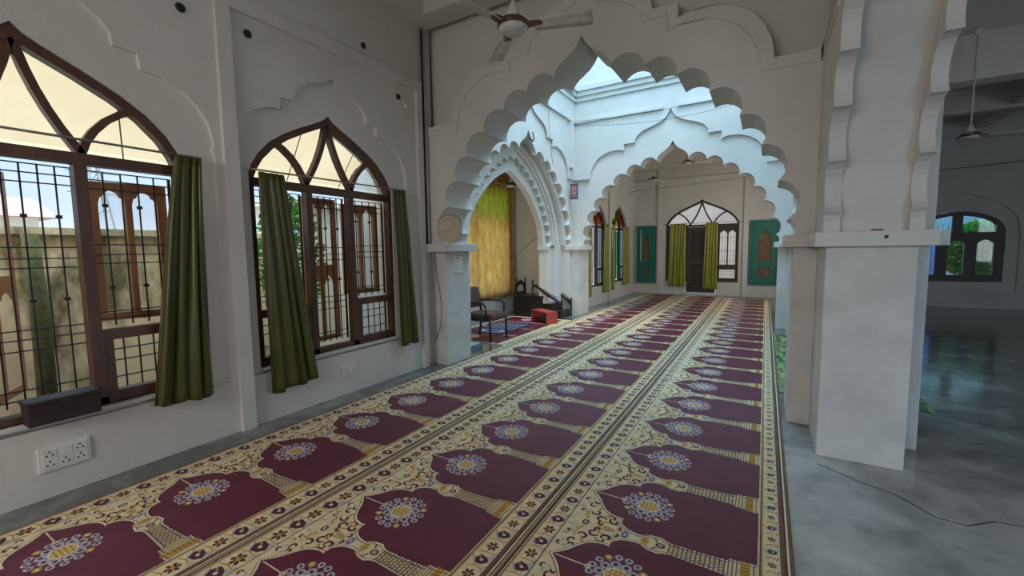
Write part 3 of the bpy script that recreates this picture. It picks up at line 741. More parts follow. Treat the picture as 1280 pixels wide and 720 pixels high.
        for t in range(10):
            an = 2*pi*t/10; c_ = (mc[0]+.082*cos(an), mc[1]+.082*sin(an)*0.95)
            f.fan(c_, .027, .024, LA, 7, 7); f.fan(c_, .013, .012, DA, 8, 5)
        for t in range(16):
            an = 2*pi*(t+.5)/16; c_ = (mc[0]+.125*cos(an), mc[1]+.128*sin(an))
            f.fan(c_, .021, .019, GO if t % 4 == 1 else LA, 7, 7); f.fan(c_, .010, .009, IV if t % 4 == 1 else DA, 8, 5)
            f.line([(mc[0]+.10*cos(an), mc[1]+.10*sin(an)), (mc[0]+.112*cos(an), mc[1]+.112*sin(an))], 0.006, LA, 7)
        f.fan(mc, .062, .058, IV, 8, 12); f.fan(mc, .055, .050, GO, 9, 12)
        for i in range(-2, 3):
            for j in range(-2, 3):
                if i*i+j*j < 7: f.fan((mc[0]+i*.021, mc[1]+j*.020), .0078, .0068, IV, 10, 4, 0.78)
        # pillar, between this niche and the next
        yp = yc + PITCH_T/2
        if yp > y1-0.2: continue
        S = lambda dd, w: (tip+dd*sc, yp+w)
        # capital flower and leaves
        f.poly([S(.345, 0), S(.362, .022), S(.385, .030), S(.378, .012), S(.395, 0), S(.378, -.012), S(.385, -.030), S(.362, -.022)], GO, 7)
        f.line([S(.350, .03), S(.362, .048), S(.385, .056)], [.003, .009, .003], GO, 7); f.line([S(.350, -.03), S(.362, -.048), S(.385, -.056)], [.003, .009, .003], GO, 7)
        f.fan(S(.445, 0), .024, .020, DA, 7, 8); f.fan(S(.445, 0), .014, .012, LA, 8, 6); f.fan(S(.445, 0), .006, .006, GO, 9, 5)
        f.line([S(.41, .045), S(.425, 0.02)], .006, DA, 7); f.line([S(.41, -.045), S(.425, -.02)], .006, DA, 7)
        for i in range(13):
            dd = .485 + i*.0205; wv = .046+.010*i/12
            f.line([S(dd, -wv), S(dd, wv)], .0042, DA, 7)
            o_ = 0 if i % 2 else .011
            if i < 12:
                for wj in (-.033+o_, -.011+o_, .011+o_, .033+o_):
                    if abs(wj) < wv-.004: f.line([S(dd, wj), S(dd+.0205, wj)], .0034, DA, 7)
        for dd in (.748, .765, .782, .852): f.line([S(dd, -.078), S(dd, .078)], .0035, DA, 7)
        f.poly([S(.797, -.085), S(.838, -.085), S(.838, .085), S(.797, .085)], GO, 7)
        for i in range(8):
            f.line([S(.80, -.077+i*.022), S(.835, -.070+i*.022)], .0045, DA, 8)
        # spandrel ornament, mirrored about the pillar axis
        f.fan(S(.165, 0), .050, .022, GO, 1, 8); f.fan(S(.165, 0), .034, .013, CR, 2, 8); f.fan(S(.17, 0), .022, .008, DA, 3, 6); f.fan(S(.17, 0), .014, .004, CR, 4, 5)
        f.fan(S(.265, 0), .026, .040, LA, 1, 6); f.fan(S(.265, 0), .016, .026, DA, 2, 6); f.fan(S(.265, 0), .010, .017, LA, 3, 5)
        f.fan(S(.05, 0), .020, .026, DA, 1, 6); f.fan(S(.05, 0), .011, .015, LA, 2, 5)
        for sg in (-1, 1):
            for (dd, w, r_, a0, tn, wd, mi) in ((.19, .075, .030, 2.6, .8, .010, DA), (.115, .060, .032, 0.4, .75, .009, DA), (.235, .085, .020, 1.2, .7, .008, GO), (.075, .115, .030, 3.4, .8, .009, DA), (.04, .170, .026, 2.0, .7, .008, DA),
                                                (.015, .085, .024, 5.0, .6, .008, GO), (-.012, .215, .018, 1.0, .7, .007, DA), (.295, .035, .018, .5, .6, .007, GO), (.14, .115, .018, 4.2, .6, .009, GO), (.055, .050, .018, 2.0, .5, .008, GO), (-.01, .14, .016, 3, .6, .007, GO), (.13, .03, .022, 1.9, .8, .008, DA), (.09, .145, .020, .2, .7, .008, GO), (.05, .205, .017, 2.6, .7, .008, DA), (.225, .03, .016, 4.4, .7, .008, DA), (.0, .10, .015, .8, .8, .007, DA), (.165, .105, .022, 5.2, .6, .008, DA)):
                curl(f, tip+dd*sc, yp+sg*w, r_, a0*sg, tn, wd, mi, 2 if mi == DA else 1, sg)
            for (dd, w) in ((.03, .120), (.10, .095), (-.015, .05), (.21, .05), (.29, .07), (.0, .19), (.02, .225)):
                f.fan(S(dd, sg*w), .017, .009, LA, 1, 5, sg*(dd*20+w*9))
            f.line([S(.10, sg*.012), S(.14, sg*.05), S(.20, sg*.055)], [.002, .013, .002], GO, 1)
            f.line([S(.21, sg*.012), S(.23, sg*.05), S(.20, sg*.09)], [.002, .010, .002], GO, 1)
    o = f.mb.build(name, CARPET_MATS, recalc=False, loc=((x0+x1)/2, (y0+y1)/2, 0))
    return tag(o, label, 'carpet', group)
carpet('prayer_carpet', -3.50, -2.275, -3.31, -2.465, 1.21, -0.9, 14.55, 'maroon and cream prayer carpet running along the curtained window wall, left one of three', 0.05)
carpet('prayer_carpet', -2.262, -1.035, -2.06, -1.21, 1.675, -0.9, 14.55, 'maroon and cream prayer carpet lying between the other two long carpets', 0.05)
carpet('prayer_carpet', -1.022, 0.165, -0.85, 0.02, 1.80, -0.9, 14.25, 'maroon and cream prayer carpet nearest the scalloped pier, its edge on bare concrete', 0.055)

# green straw mat behind the pier, laid across the side arcade
m = MB()
m.box((0.172, 5.12, 0.001), (1.36, 8.68, 0.008))
o = m.build('straw_mat', [STRAW], loc=(0.76, 6.9, 0)); tag(o, 'green and yellow woven mat on the floor behind the big white pier', 'mat')
# niche rug and navy prayer mat
f = Flat(0.009)
f.mb.box((-4.98, 5.67, 0.001), (-3.53, 8.40, 0.009), CR)
f.poly([(-4.90, 5.70), (-3.68, 5.70), (-3.68, 8.30), (-4.90, 8.30)], MA, 1)
for k in range(4):
    yy = 5.72+k*0.66
    f.poly([(-4.86, yy), (-3.72, yy), (-3.72, yy+0.03), (-4.86, yy+0.03)], CR, 2)
    f.fan((-4.4, yy+0.33), .13, .12, LA, 2, 10); f.fan((-4.4, yy+0.33), .06, .06, GO, 3, 8)
f.poly([(-4.95, 5.68), (-3.57, 5.68), (-3.57, 5.695), (-4.95, 5.695)], DA, 1); f.poly([(-3.60, 5.68), (-3.58, 5.68), (-3.58, 8.35), (-3.60, 8.35)], DA, 1)
o = f.mb.build('rug', CARPET_MATS, recalc=False, loc=(-4.29, 7.0, 0)); tag(o, 'maroon rug with cream border on the niche floor under the chair', 'rug')
NAVY = mat('navy_pile', (0.028, 0.038, 0.10), 0.8, noise=(0.015, 0.02, 0.06), scale=9)
f = Flat(0.0155)
f.mb.box((-4.75, 6.35, 0.0115), (-4.0, 7.55, 0.0155), 0)
for k in range(7): f.poly([(-4.72+k*.1, 6.85), (-4.70+k*.1, 6.85), (-4.70+k*.1, 7.5), (-4.72+k*.1, 7.5)], 1, 1)
f.fan((-4.36, 6.62), .26, .13, 1, 1, 12); f.fan((-4.36, 6.62), .19, .09, 0, 2, 12)
o = f.mb.build('prayer_mat', [NAVY, C_LAV], recalc=False, loc=(-4.37, 6.95, 0.0)); tag(o, 'small navy blue prayer mat lying on the niche rug beside the chair', 'prayer mat')

# ------------------------------------------------------------------ curtains
def curtain(name, P, t0, t1, b0, b1, ztop, zbot, w, folds, amp, m_, label, group=None, skew=0.0, seedv=0, pinch=None, thick=0.004):
    rnd = random.Random(seedv); nu, nv = folds*10, 28
    ph = [rnd.uniform(-.5, .5) for _ in range(folds+1)]
    mb = MB(); vs = []
    for j in range(nv+1):
        t = j/nv; e_ = t**0.9
        u0 = t0+(b0-t0)*e_; u1 = t1+(b1-t1)*e_
        if pinch: 
            k = pinch*sin(pi*min(1, t*1.15))**2; c_ = (u0+u1)/2; u0 += (c_-u0)*k; u1 += (c_-u1)*k
        v = ztop+(zbot-ztop)*t
        for i in range(nu+1):
            s = i/nu
            ss = s + 0.02*sin(5*s+4*t+seedv)
            a = amp*(0.55+0.6*t)
            wob = 0.72*sin(2*pi*folds*ss + 0.9*sin(2.2*t+seedv) + 1.1*sin(6.3*s+seedv)) + 0.38*sin(2*pi*folds*0.43*ss + 2.1*seedv + 1.7*t) + 0.16*sin(2*pi*folds*1.9*ss*(1-0.25*t)+seedv)
            dz = 0.012*sin(2*pi*folds*ss*0.5+seedv)*(1 if j == nv else 0) + skew*(s-0.5)*t
            vs.append(P(u0+(u1-u0)*s + 0.010*cos(2*pi*folds*ss)*t, v+dz, -w + a*wob*0.5))
    fs = [(j*(nu+1)+i, j*(nu+1)+i+1, (j+1)*(nu+1)+i+1, (j+1)*(nu+1)+i) for j in range(nv) for i in range(nu)]
    mb.add(vs, fs)
    o = mb.build(name, m_, smooth=True, recalc=False, loc=P((t0+t1)/2, ztop, -w))
    md = o.modifiers.new('thickness', 'SOLIDIFY'); md.thickness = thick
    return tag(o, label, 'curtain', group)
G1 = 'olive green curtains on the window wall'
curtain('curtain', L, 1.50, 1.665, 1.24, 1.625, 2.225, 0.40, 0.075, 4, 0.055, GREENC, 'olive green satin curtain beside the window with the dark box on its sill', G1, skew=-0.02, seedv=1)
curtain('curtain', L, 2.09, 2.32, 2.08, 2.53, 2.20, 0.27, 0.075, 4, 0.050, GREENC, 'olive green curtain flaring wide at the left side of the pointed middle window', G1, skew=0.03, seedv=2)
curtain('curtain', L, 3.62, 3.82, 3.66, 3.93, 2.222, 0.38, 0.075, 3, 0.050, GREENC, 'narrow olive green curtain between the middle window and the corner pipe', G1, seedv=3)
def rod(P, u0, u1, v0, v1, w, label):
    m = MB(); a, b = Vector(P(u0, v0, -w)), Vector(P(u1, v1, -w)); m.tube([a, b], 0.008, 8)
    for q in (u0+0.02, u1-0.02): m.tube([P(q, v0+(v1-v0)*(q-u0)/(u1-u0), -w), P(q, v0+(v1-v0)*(q-u0)/(u1-u0), 0.03)], 0.006, 6)
    o = m.build('curtain_rod', mat('steel_rod', (0.35, 0.33, 0.32), 0.35, metal=0.8), smooth=True, loc=tuple((a+b)/2)); return tag(o, label, 'curtain rod', 'thin curtain rods')
rod(L, W1C-0.86, W1C+0.90, 2.235, 2.235, 0.06, 'thin steel curtain rod across the nearest, left-hand window')
rod(L, W2C-0.85, W2C+0.95, 2.215, 2.235, 0.06, 'thin steel curtain rod across the middle window with two curtains')
G2 = 'yellowish green curtains in the far bay'
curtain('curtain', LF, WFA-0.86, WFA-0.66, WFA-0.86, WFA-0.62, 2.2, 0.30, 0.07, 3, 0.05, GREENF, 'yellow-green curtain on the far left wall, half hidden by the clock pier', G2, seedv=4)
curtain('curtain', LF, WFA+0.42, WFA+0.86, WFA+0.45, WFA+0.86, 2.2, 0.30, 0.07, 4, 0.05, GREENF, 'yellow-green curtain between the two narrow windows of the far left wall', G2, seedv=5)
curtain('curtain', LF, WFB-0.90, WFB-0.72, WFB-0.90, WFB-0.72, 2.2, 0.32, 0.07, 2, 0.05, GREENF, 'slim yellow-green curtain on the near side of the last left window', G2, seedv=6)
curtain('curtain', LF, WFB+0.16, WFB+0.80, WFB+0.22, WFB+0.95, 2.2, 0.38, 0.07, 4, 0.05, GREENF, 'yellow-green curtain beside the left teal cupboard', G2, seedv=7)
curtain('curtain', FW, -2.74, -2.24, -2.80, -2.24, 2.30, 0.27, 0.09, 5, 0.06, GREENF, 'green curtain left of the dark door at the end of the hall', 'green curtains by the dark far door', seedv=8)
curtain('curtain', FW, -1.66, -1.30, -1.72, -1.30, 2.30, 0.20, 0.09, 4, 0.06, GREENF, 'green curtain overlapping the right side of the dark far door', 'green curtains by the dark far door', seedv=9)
rod(FW, FD-1.15, FD+1.15, 2.31, 2.31, 0.09, 'thin curtain rod over the dark door at the far end')
rod(LF, WFA-0.92, WFA+0.92, 2.22, 2.22, 0.07, 'thin curtain rod on the far left wall next to the clock pier')
rod(LF, WFB-0.94, WFB+0.94, 2.22, 2.22, 0.07, 'thin curtain rod on the far left wall next to the teal cupboard')
# lit from behind by the niche window
curtain('net_curtain', fYl(-5.45), 6.2, 9.13, 6.2, 9.16, 3.55, 0.42, 0.06, 12, 0.06, GOLDC, 'tall gold patterned net curtain hanging in the niche behind the chair', seedv=10)
nw = struct(empty('window_7', (-5.5, 7.65, 0.55)))
m = MB(); m.plate([(6.3, 0.55), (9.0, 0.55), (9.0, 3.2), (6.3, 3.2)], [[(6.36, .61), (7.62, .61), (7.62, 2.3), (6.36, 2.3)], [(7.68, .61), (8.94, .61), (8.94, 2.3), (7.68, 2.3)], [(6.36, 2.36), (7.62, 2.36), (7.62, 2.92), (6.36, 2.92)], [(7.68, 2.36), (8.94, 2.36), (8.94, 2.92), (7.68, 2.92)]], 0.05, 0.12, fYl(-5.45)); m.build('frame', WOODF, nw)
g = MB(); g.box((6.36, 2.36, 0.08), (8.94, 3.14, 0.085), P=fYl(-5.45)); g.build('transom_glass', GREENG, nw)

# ------------------------------------------------------------------ things on and by the window wall
# black metal box on the sill
bx = empty('cash_box', (-3.76, 0.80, 0.49)); tag(bx, 'black-brown metal box with lid standing on the nearest window sill', 'box')
m = MB(); m.box((-3.845, 0.64, 0.492), (-3.70, 0.965, 0.615)); m.build('body', BLACKBOX, bx, bevel=0.004)
m = MB(); m.box((-3.85, 0.635, 0.6155), (-3.695, 0.97, 0.640)); m.build('lid', BLACKBOX, bx, bevel=0.004)
m = MB(); m.box((-3.7, 0.79, 0.590), (-3.692, 0.825, 0.625)); m.build('latch', mat('dull_metal', (0.05, 0.035, 0.03), 0.6, metal=0.3), bx)
def outlet(P, u0, u1, v0, v1, w, cols, rows, label, name='socket_panel', cat='socket'):
    root = empty(name, P((u0+u1)/2, (v0+v1)/2, w)); tag(root, label, cat)
    m = MB(); m.box((u0, v0, w-0.014), (u1, v1, w+0.001), P=P); m.build('plate', WHITEP, root, bevel=0.003)
    du, dv = (u1-u0)*0.86/cols, (v1-v0)*0.80/rows; a0 = (u0+u1)/2-du*cols/2; b0 = (v0+v1)/2-dv*rows/2
    for i in range(cols):
        for j in range(rows):
            m = MB(); x0, x1, z0, z1 = a0+du*i+0.003, a0+du*(i+1)-0.003, b0+dv*j+0.003, b0+dv*(j+1)-0.003
            m.box((x0, z0, w-0.019), (x1, z1, w-0.0141), P=P)
            if not (i == 1 and j == rows-1):
                cxx, czz = (x0+x1)/2, (z0+z1)/2; s_ = min(du, dv)
                for (p, q) in ((0, .24), (-.22, -.12), (.22, -.12)): m.box((cxx+p*s_-s_*.08, czz+q*s_-s_*.08, w-0.0198), (cxx+p*s_+s_*.08, czz+q*s_+s_*.08, w-0.0191), 1, P)
            m.build('module', [WHITEP, GREYP], root)
    return root
outlet(L, 0.675, 0.915, 0.17, 0.325, 0.0, 3, 2, 'white socket panel low on the wall below the dark box', )
outlet(L, 2.875, 3.055, 0.165, 0.30, 0.0, 3, 2, 'smaller white socket panel low under the middle window')
sw = outlet(fYl(-3.56), 4.50, 4.68, 1.215, 1.44, 0.0, 2, 2, 'white switch panel on the left pier below its capital', 'switch_panel', 'switch')
m = MB(); m.box((4.53, 1.405, -0.0155), (4.60, 1.425, -0.0135), P=fYl(-3.56)); m.build('dark_strip', GREYP, sw)
# corner pipes
m = MB(); m.tube([(-3.775, 4.235, 1.60), (-3.775, 4.235, 4.26)], 0.016, 10); tag(m.build('conduit_pipe', IRON, smooth=True, loc=(-3.775, 4.235, 1.6)), 'black pipe rising up the corner beside the big scalloped arch', 'pipe')
m = MB(); m.tube([(-3.735, 4.22, 0.0), (-3.735, 4.22, 4.27)], 0.010, 10); tag(m.build('conduit_pipe', PIPEG, smooth=True, loc=(-3.735, 4.22, 0.0)), 'thin pale grey pipe next to the black corner pipe', 'pipe')
m = MB(); m.tube([(-3.72, 4.30, 1.49), (-3.71, 4.31, 1.2), (-3.66, 4.318, 0.95), (-3.64, 4.318, 0.75), (-3.67, 4.318, 0.5), (-3.74, 4.31, 0.35)], 0.006, 6); tag(m.build('cable', mat('grey_pink_cable', (0.42, 0.35, 0.33), 0.6), smooth=True, loc=(-3.7, 4.31, 1.0)), 'thin cable sagging down the front of the left pier', 'cable')
# round black ceiling/wall boxes
for (y, z, lab) in ((1.63, 3.33, 'above the nearest window'), (2.11, 3.34, 'upper left of the middle window'), (3.33, 3.72, 'on the high band above the middle window'), (3.82, 3.33, 'with a white plug, upper right of the middle window')):
    xx = 0.0 if z < 3.48 else -0.0
    m = MB(); ax = Matrix.Rotation(radians(90), 3, 'Y'); m.lathe([(0.030, -0.006), (0.034, 0.0), (0.030, 0.008), (0.020, 0.009), (0.018, 0.003)], L(y, z, -0.006), 16, axis=ax)
    o = m.build('junction_box', IRON, smooth=False, loc=L(y, z, 0)); tag(o, 'small round black wall box '+lab, 'junction box', 'round black wall boxes')
m = MB(); m.tube([L(3.86, 3.31, -0.005), L(3.87, 3.27, -0.05), L(3.88, 3.24, -0.06)], 0.008, 6); m.lathe([(0.005, 0), (0.024, 0.012), (0.026, 0.035), (0.012, 0.05)], L(3.885, 3.20, -0.06), 10)
tag(m.build('bulb_holder', WHITEP, smooth=True, loc=L(3.87, 3.24, 0)), 'white bulb holder hanging under the round box near the corner pipe', 'lamp holder')
# oval board leaning on the left capital
m = MB(); pts = []
for i in range(24):
    a = 2*pi*i/24; x = 0.145*cos(a)*(1.0 if abs(sin(a)) < .8 else 0.95); zq = 0.175*(abs(sin(a))**0.6)*(1 if sin(a) >= 0 else -1); pts.append((x, zq+0.178))
PB = lambda u, v, w: (-3.438+u*0.78-0.62*w-0.05*v, 4.285+u*0.62+w*0.78+0.05*v, 1.603+v)
m.plate(pts, [], -0.012, 0.012, PB); 
bd = m.build('oval_board', CREAMB, loc=(-3.44, 4.29, 1.6)); tag(bd, 'worn cream rounded board leaning on the left pier capital', 'board')
m = MB(); m.plate([(x*1.04, (z-.178)*1.03+.182) for x, z in pts], [[(x*0.93, (z-.178)*0.94+.178) for x, z in pts]], 0.0121, 0.018, PB)
m.build('rim', IRON, bd)
# digital clock on the far-left pier
ck = empty('digital_clock', (-3.70, 8.85, 2.78)); tag(ck, 'small black digital clock with red digits on the bright corner', 'clock')
PC = lambda u, v, w: (-3.76+0.9*u*0.72, 8.93+u*0.69+0.0, v)
c0 = Vector((-3.68, 8.93, 2.78)); ud = Vector((0.80, -0.6, 0)).normalized()*-1; nd = Vector((0.6, 0.8, 0))*-1
ud = Vector((0.78, -0.62, 0)); ud.normalize(); nd = Vector((-ud.y, ud.x, 0)); nd = nd if nd.y < 0 else -nd; nd = Vector((0.35, -0.94, 0)).normalized(); ud = Vector((0.94, 0.35, 0)).normalized()
c0 = Vector((-3.66, 8.90, 2.78)); PC = lambda u, v, w: tuple(c0 + ud*u + nd*w + Vector((0, 0, v)))
m = MB(); m.box((-0.085, -0.165, -0.02), (0.085, 0.165, 0.025), P=PC); m.build('case', IRON, ck)
m = MB(); m.box((-0.07, -0.145, 0.0251), (0.07, 0.145, 0.027), P=PC); m.build('face', mat('grey_violet_face', (0.16, 0.13, 0.16), 0.4), ck)
for (u, v, dg) in ((-.048, .03, '2'), (-.014, .03, '1'), (.020, .03, '5'), (-.030, -.075, '3'), (.006, -.075, '4')):
    seg = {'2': 'abged', '1': 'bc', '5': 'afgcd', '3': 'abgcd', '4': 'fgbc'}[dg]; m = MB(); a_, b_, q = .024, .030, .006
    if 'a' in seg: m.box((u, v+2*b_, .0271), (u+a_, v+2*b_+q, .0285), P=PC)
    if 'g' in seg: m.box((u, v+b_, .0271), (u+a_, v+b_+q, .0285), P=PC)
    if 'd' in seg: m.box((u, v, .0271), (u+a_, v+q, .0285), P=PC)
    if 'f' in seg: m.box((u, v+b_, .0271), (u+q, v+2*b_+q, .0284), P=PC)
    if 'e' in seg: m.box((u, v, .0271), (u+q, v+b_+q, .0284), P=PC)
    if 'b' in seg: m.box((u+a_-q, v+b_, .0271), (u+a_, v+2*b_+q, .0284), P=PC)
    if 'c' in seg: m.box((u+a_-q, v, .0271), (u+a_, v+b_+q, .0284), P=PC)
    m.build('digit', REDL, ck)

# ------------------------------------------------------------------ ceiling fans
def fan(loc, ztop, rot, label, R_=0.60, detail=True):
    x, y, z = loc
    root = empty('ceiling_fan', loc); tag(root, label, 'ceiling fan', 'white three-blade ceiling fans')
    m = MB(); m.lathe([(0.012, 0.10), (0.012, ztop-z-0.06)], loc, 10); m.build('down_rod', FANW, root, smooth=True)
    m = MB(); m.lathe([(0.02, 0.06), (0.055, 0.065), (0.045, 0.10), (0.018, 0.17), (0.014, 0.18)], loc, 20); m.build('canopy', FANW, root, smooth=True)
    m = MB(); m.lathe([(0.02, ztop-z-0.09), (0.06, ztop-z-0.03), (0.06, ztop-z-0.002)], loc, 20); m.build('ceiling_cup', FANW, root, smooth=True)
    m = MB(); m.lathe([(0.03, 0.062), (0.085, 0.052), (0.112, 0.030), (0.116, 0.006), (0.108, -0.002)], loc, 28, 0); m.build('motor_housing', FANB, root, smooth=True)
    m = MB(); m.lathe([(0.106, -0.002), (0.100, -0.020), (0.075, -0.036), (0.03, -0.043), (0.004, -0.044)], loc, 28, 0); m.build('motor_cover', FANW, root, smooth=True)
    for k in range(3):
        a = rot+k*2*pi/3; ca, sa = cos(a), sin(a)
        def B(r, t, h): return (x+r*ca-t*sa, y+r*sa+t*ca, z+h)
        m = MB()
        prof = [(0.155, .038), (0.20, .052), (0.30, .060), (0.42, .062), (0.55, .064), (R_-0.01, .060), (R_, .05)]
        vs = []
        for r, h in prof:
            for t in (-1, -0.4, 0.4, 1): vs.append(B(r, t*h, 0.012 - 0.016*t - 0.010*(t*t) - 0.012*(r/R_)))
        fs = [(i*4+j, i*4+j+1, (i+1)*4+j+1, (i+1)*4+j) for i in range(len(prof)-1) for j in range(3)]
        m.add(vs, fs); b = m.build('blade', FANW, root, smooth=True, recalc=False)
        md = b.modifiers.new('thickness', 'SOLIDIFY'); md.thickness = 0.004
        m = MB(); m.plate([(0.10, -0.026), (0.14, -0.036), (0.19, -0.028), (0.215, 0), (0.19, 0.028), (0.14, 0.036), (0.10, 0.026)], [], -0.004, 0.010, lambda u, v, w: B(u, v, 0.005+w)); m.build('blade_bracket', FANB, b)
    return root
fan((-1.61, 2.78, 3.095), 4.498, radians(16), 'white ceiling fan with dark brackets hanging in front of the big near arch', R_=0.56)
fan((-1.85, 12.2, 3.75), 4.618, radians(20), 'small ceiling fan hanging in the far bay in front of the door')
fan((-2.9, 13.2, 3.55), 4.618, radians(80), 'ceiling fan in the far bay nearest the left teal cupboard')
fan((2.55, 9.05, 3.10), 4.618, radians(8), 'ceiling fan in the dim side hall to the right of the big pier')
fan((-4.85, 8.2, 2.93), 3.748, radians(20), 'ceiling fan hanging inside the niche before the gold curtain', R_=0.45)

# ------------------------------------------------------------------ chair in the niche (faces the hall, +x)
ch = empty('armchair', (-4.05, 5.95, 0)); tag(ch, 'dark brown leatherette armchair standing on the niche rug behind the left pier', 'armchair')
def cp_(x, y, z): return (-4.05+x, 5.95+y, z)
def rbox(name, a, b, mt, par, bev=0.02):
    m = MB(); m.box(cp_(*a), cp_(*b)); return m.build(name, mt, par, bevel=bev)
rbox('seat', (-0.26, -0.25, 0.375), (0.28, 0.25, 0.475), LEATHER, ch, 0.03)
m = MB(); vs = []
for j in range(7):
    for i in range(9):
        t = i/8-.5; vs.append(cp_(-0.27-0.05*j/6-0.035*(1-4*t*t), t*0.46, 0.53+0.34*j/6+(0.02*(1-4*t*t) if j == 6 else 0)))
m.add(vs, [(j*9+i, j*9+i+1, (j+1)*9+i+1, (j+1)*9+i) for j in range(6) for i in range(8)])
b = m.build('backrest', LEATHER, ch, smooth=True, recalc=False); md = b.modifiers.new('t', 'SOLIDIFY'); md.thickness = 0.045; md.offset = 0
for sx, sy2 in ((1, 1), (1, -1), (-1, 1), (-1, -1)):
    m = MB()
    if sx > 0: m.tube([cp_(0.25, sy2*0.25, 0.014), cp_(0.245, sy2*0.25, 0.40)], [0.017, 0.023], 8)
    else: m.tube([cp_(-0.31, sy2*0.25, 0.014), cp_(-0.26, sy2*0.25, 0.40), cp_(-0.29, sy2*0.25, 0.60), cp_(-0.34, sy2*0.245, 0.82)], [0.017, 0.022, 0.020, 0.016], 8)
    m.build('leg', WOODD, ch, smooth=True)
for s in (-1, 1):
    m = MB(); m.tube([cp_(-0.31, s*0.27, 0.64), cp_(-0.15, s*0.285, 0.650), cp_(0.05, s*0.29, 0.655), cp_(0.15, s*0.29, 0.645), cp_(0.19, s*0.288, 0.60), cp_(0.19, s*0.282, 0.52), cp_(0.18, s*0.272, 0.42)], [0.016, .019, .021, .021, .020, .017, .015], 8); m.build('armrest', WOODD, ch, smooth=True)
m = MB(); m.tube([cp_(0.24, -0.25, 0.37), cp_(0.24, 0.25, 0.37)], 0.016, 6); m.tube([cp_(-0.26, -0.25, 0.37), cp_(-0.26, 0.25, 0.37)], 0.016, 6); m.tube([cp_(-0.26, -.25, .37), cp_(.24, -.25, .37)], .016, 6); m.tube([cp_(-0.26, .25, .37), cp_(.24, .25, .37)], .016, 6); m.build('seat_frame', WOODD, ch)
# marbled block on the floor beside the pier
sb = empty('stone_block', (-3.95, 5.28, 0)); tag(sb, 'low grey stone block with dark curly script near the chair legs', 'stone block')
m = MB(); m.box((-4.12, 5.14, 0.0), (-3.80, 5.44, 0.075)); m.build('block', mat('pale_grey_stone', (0.45, 0.46, 0.47), 0.6, noise=(0.34, 0.35, 0.36), scale=8), sb, bevel=0.006)
m = MB()
for k in range(4):
    y = 5.17+k*.065; m.tube([(-3.798, y, .02), (-3.797, y+.015, .05), (-3.797, y+.035, .058), (-3.797, y+.03, .03), (-3.797, y+.055, .022)], .0035, 5)
m.build('script', IRON, sb)

# ------------------------------------------------------------------ minbar (stepped wooden pulpit) and red bench
mn = empty('minbar', (-4.35, 8.75, 0)); tag(mn, 'dark carved wooden pulpit steps with curved handrail at the niche edge', 'pulpit')
def mbx(name, a, b, mt=WOODD, bev=0.006):
    m = MB(); m.box(a, b); return m.build(name, mt, mn, bevel=bev)
mbx('step', (-3.98, 8.46, 0.012), (-3.80, 8.96, 0.14)); mbx('step', (-4.22, 8.46, 0.012), (-3.985, 8.96, 0.30)); mbx('platform', (-4.98, 8.46, 0.012), (-4.225, 8.96, 0.46))
for (x, z) in ((-3.90, 0.142), (-4.11, 0.302), (-4.60, 0.462)):
    wd = 0.12 if x > -4.5 else 0.40
    mbx('tread', (x-wd, 8.43, z), (x+wd, 8.99, z+0.028))
for z in (0.10, 0.22, 0.34): mbx('moulding', (-5.02, 8.44, z), (-4.24, 8.459, z+0.02))
for k in range(5): mbx('pilaster', (-4.98+k*.14, 8.445, 0.13), (-4.955+k*.14, 8.459, 0.45))
def post(x, y, z0, z1, name='post'):
    m = MB(); m.lathe([(0.022, z0), (0.026, z0+0.03), (0.016, z0+0.06), (0.020, (z0+z1)/2), (0.015, z1-0.09), (0.028, z1-0.07), (0.014, z1-0.055), (0.026, z1-0.03), (0.018, z1-0.01), (0.004, z1)], (x, y, 0), 10); m.build(name, WOODD, mn, smooth=True)
for (x, y, z0, z1) in ((-4.92, 8.50, .49, .86), (-4.92, 8.92, .49, .86), (-4.50, 8.50, .49, .84), (-4.50, 8.92, .49, .86), (-3.76, 8.45, 0.012, 0.43), (-3.76, 8.97, 0.012, 0.43)): post(x, y, z0, z1)
for y in (8.50, 8.93):
    m = MB(); yy = 8.45 if y < 8.7 else 8.97
    m.tube([(-4.50, y, .72), (-4.38, y, .70), (-4.22, (y+yy)/2, .60), (-4.08, yy, .52), (-3.95, yy, .46), (-3.85, yy, .38), (-3.76, yy, .29)], [.030, .036, .042, .046, .046, .042, .034], 8); m.build('handrail', WOODD, mn, smooth=True)
m = MB(); m.plate([(8.46, .50), (8.96, .50), (8.96, .70), (8.88, .76), (8.80, .78), (8.71, .83), (8.62, .78), (8.54, .76), (8.46, .70)], [[(8.54, .55), (8.88, .55), (8.88, .66), (8.71, .74), (8.54, .66)]], 0, 0.03, fYl(-4.92)); m.build('back_panel', WOODD, mn)
rb = empty('bench', (-4.08, 7.86, 0)); tag(rb, 'low red painted bench standing in front of the dark pulpit steps', 'bench')
a0 = Vector((-3.74, 7.66, 0)); a1 = Vector((-4.26, 7.98, 0)); dU = (a1-a0); Ln = dU.length; dU.normalize(); dN = Vector((-dU.y, dU.x, 0)); dN = -dN if dN.y < 0 else dN
PBn = lambda u, v, w: tuple(a0 + dU*u + dN*w + Vector((0, 0, v)))
m = MB(); m.box((0, .235, 0), (Ln, .255, .26), P=PBn); m.build('bench_top', REDP, rb)
for u in (0.0, Ln-0.02):
    m = MB(); m.box((u, 0.010, 0), (u+0.02, .234, .26), P=PBn); m.build('side_panel', REDP, rb)
m = MB(); m.box((0.021, 0.06, 0.05), (Ln-0.021, .08, .24), P=PBn); m.build('shelf', mat('dark_red_shelf', (0.10, 0.02, 0.02), 0.6), rb)

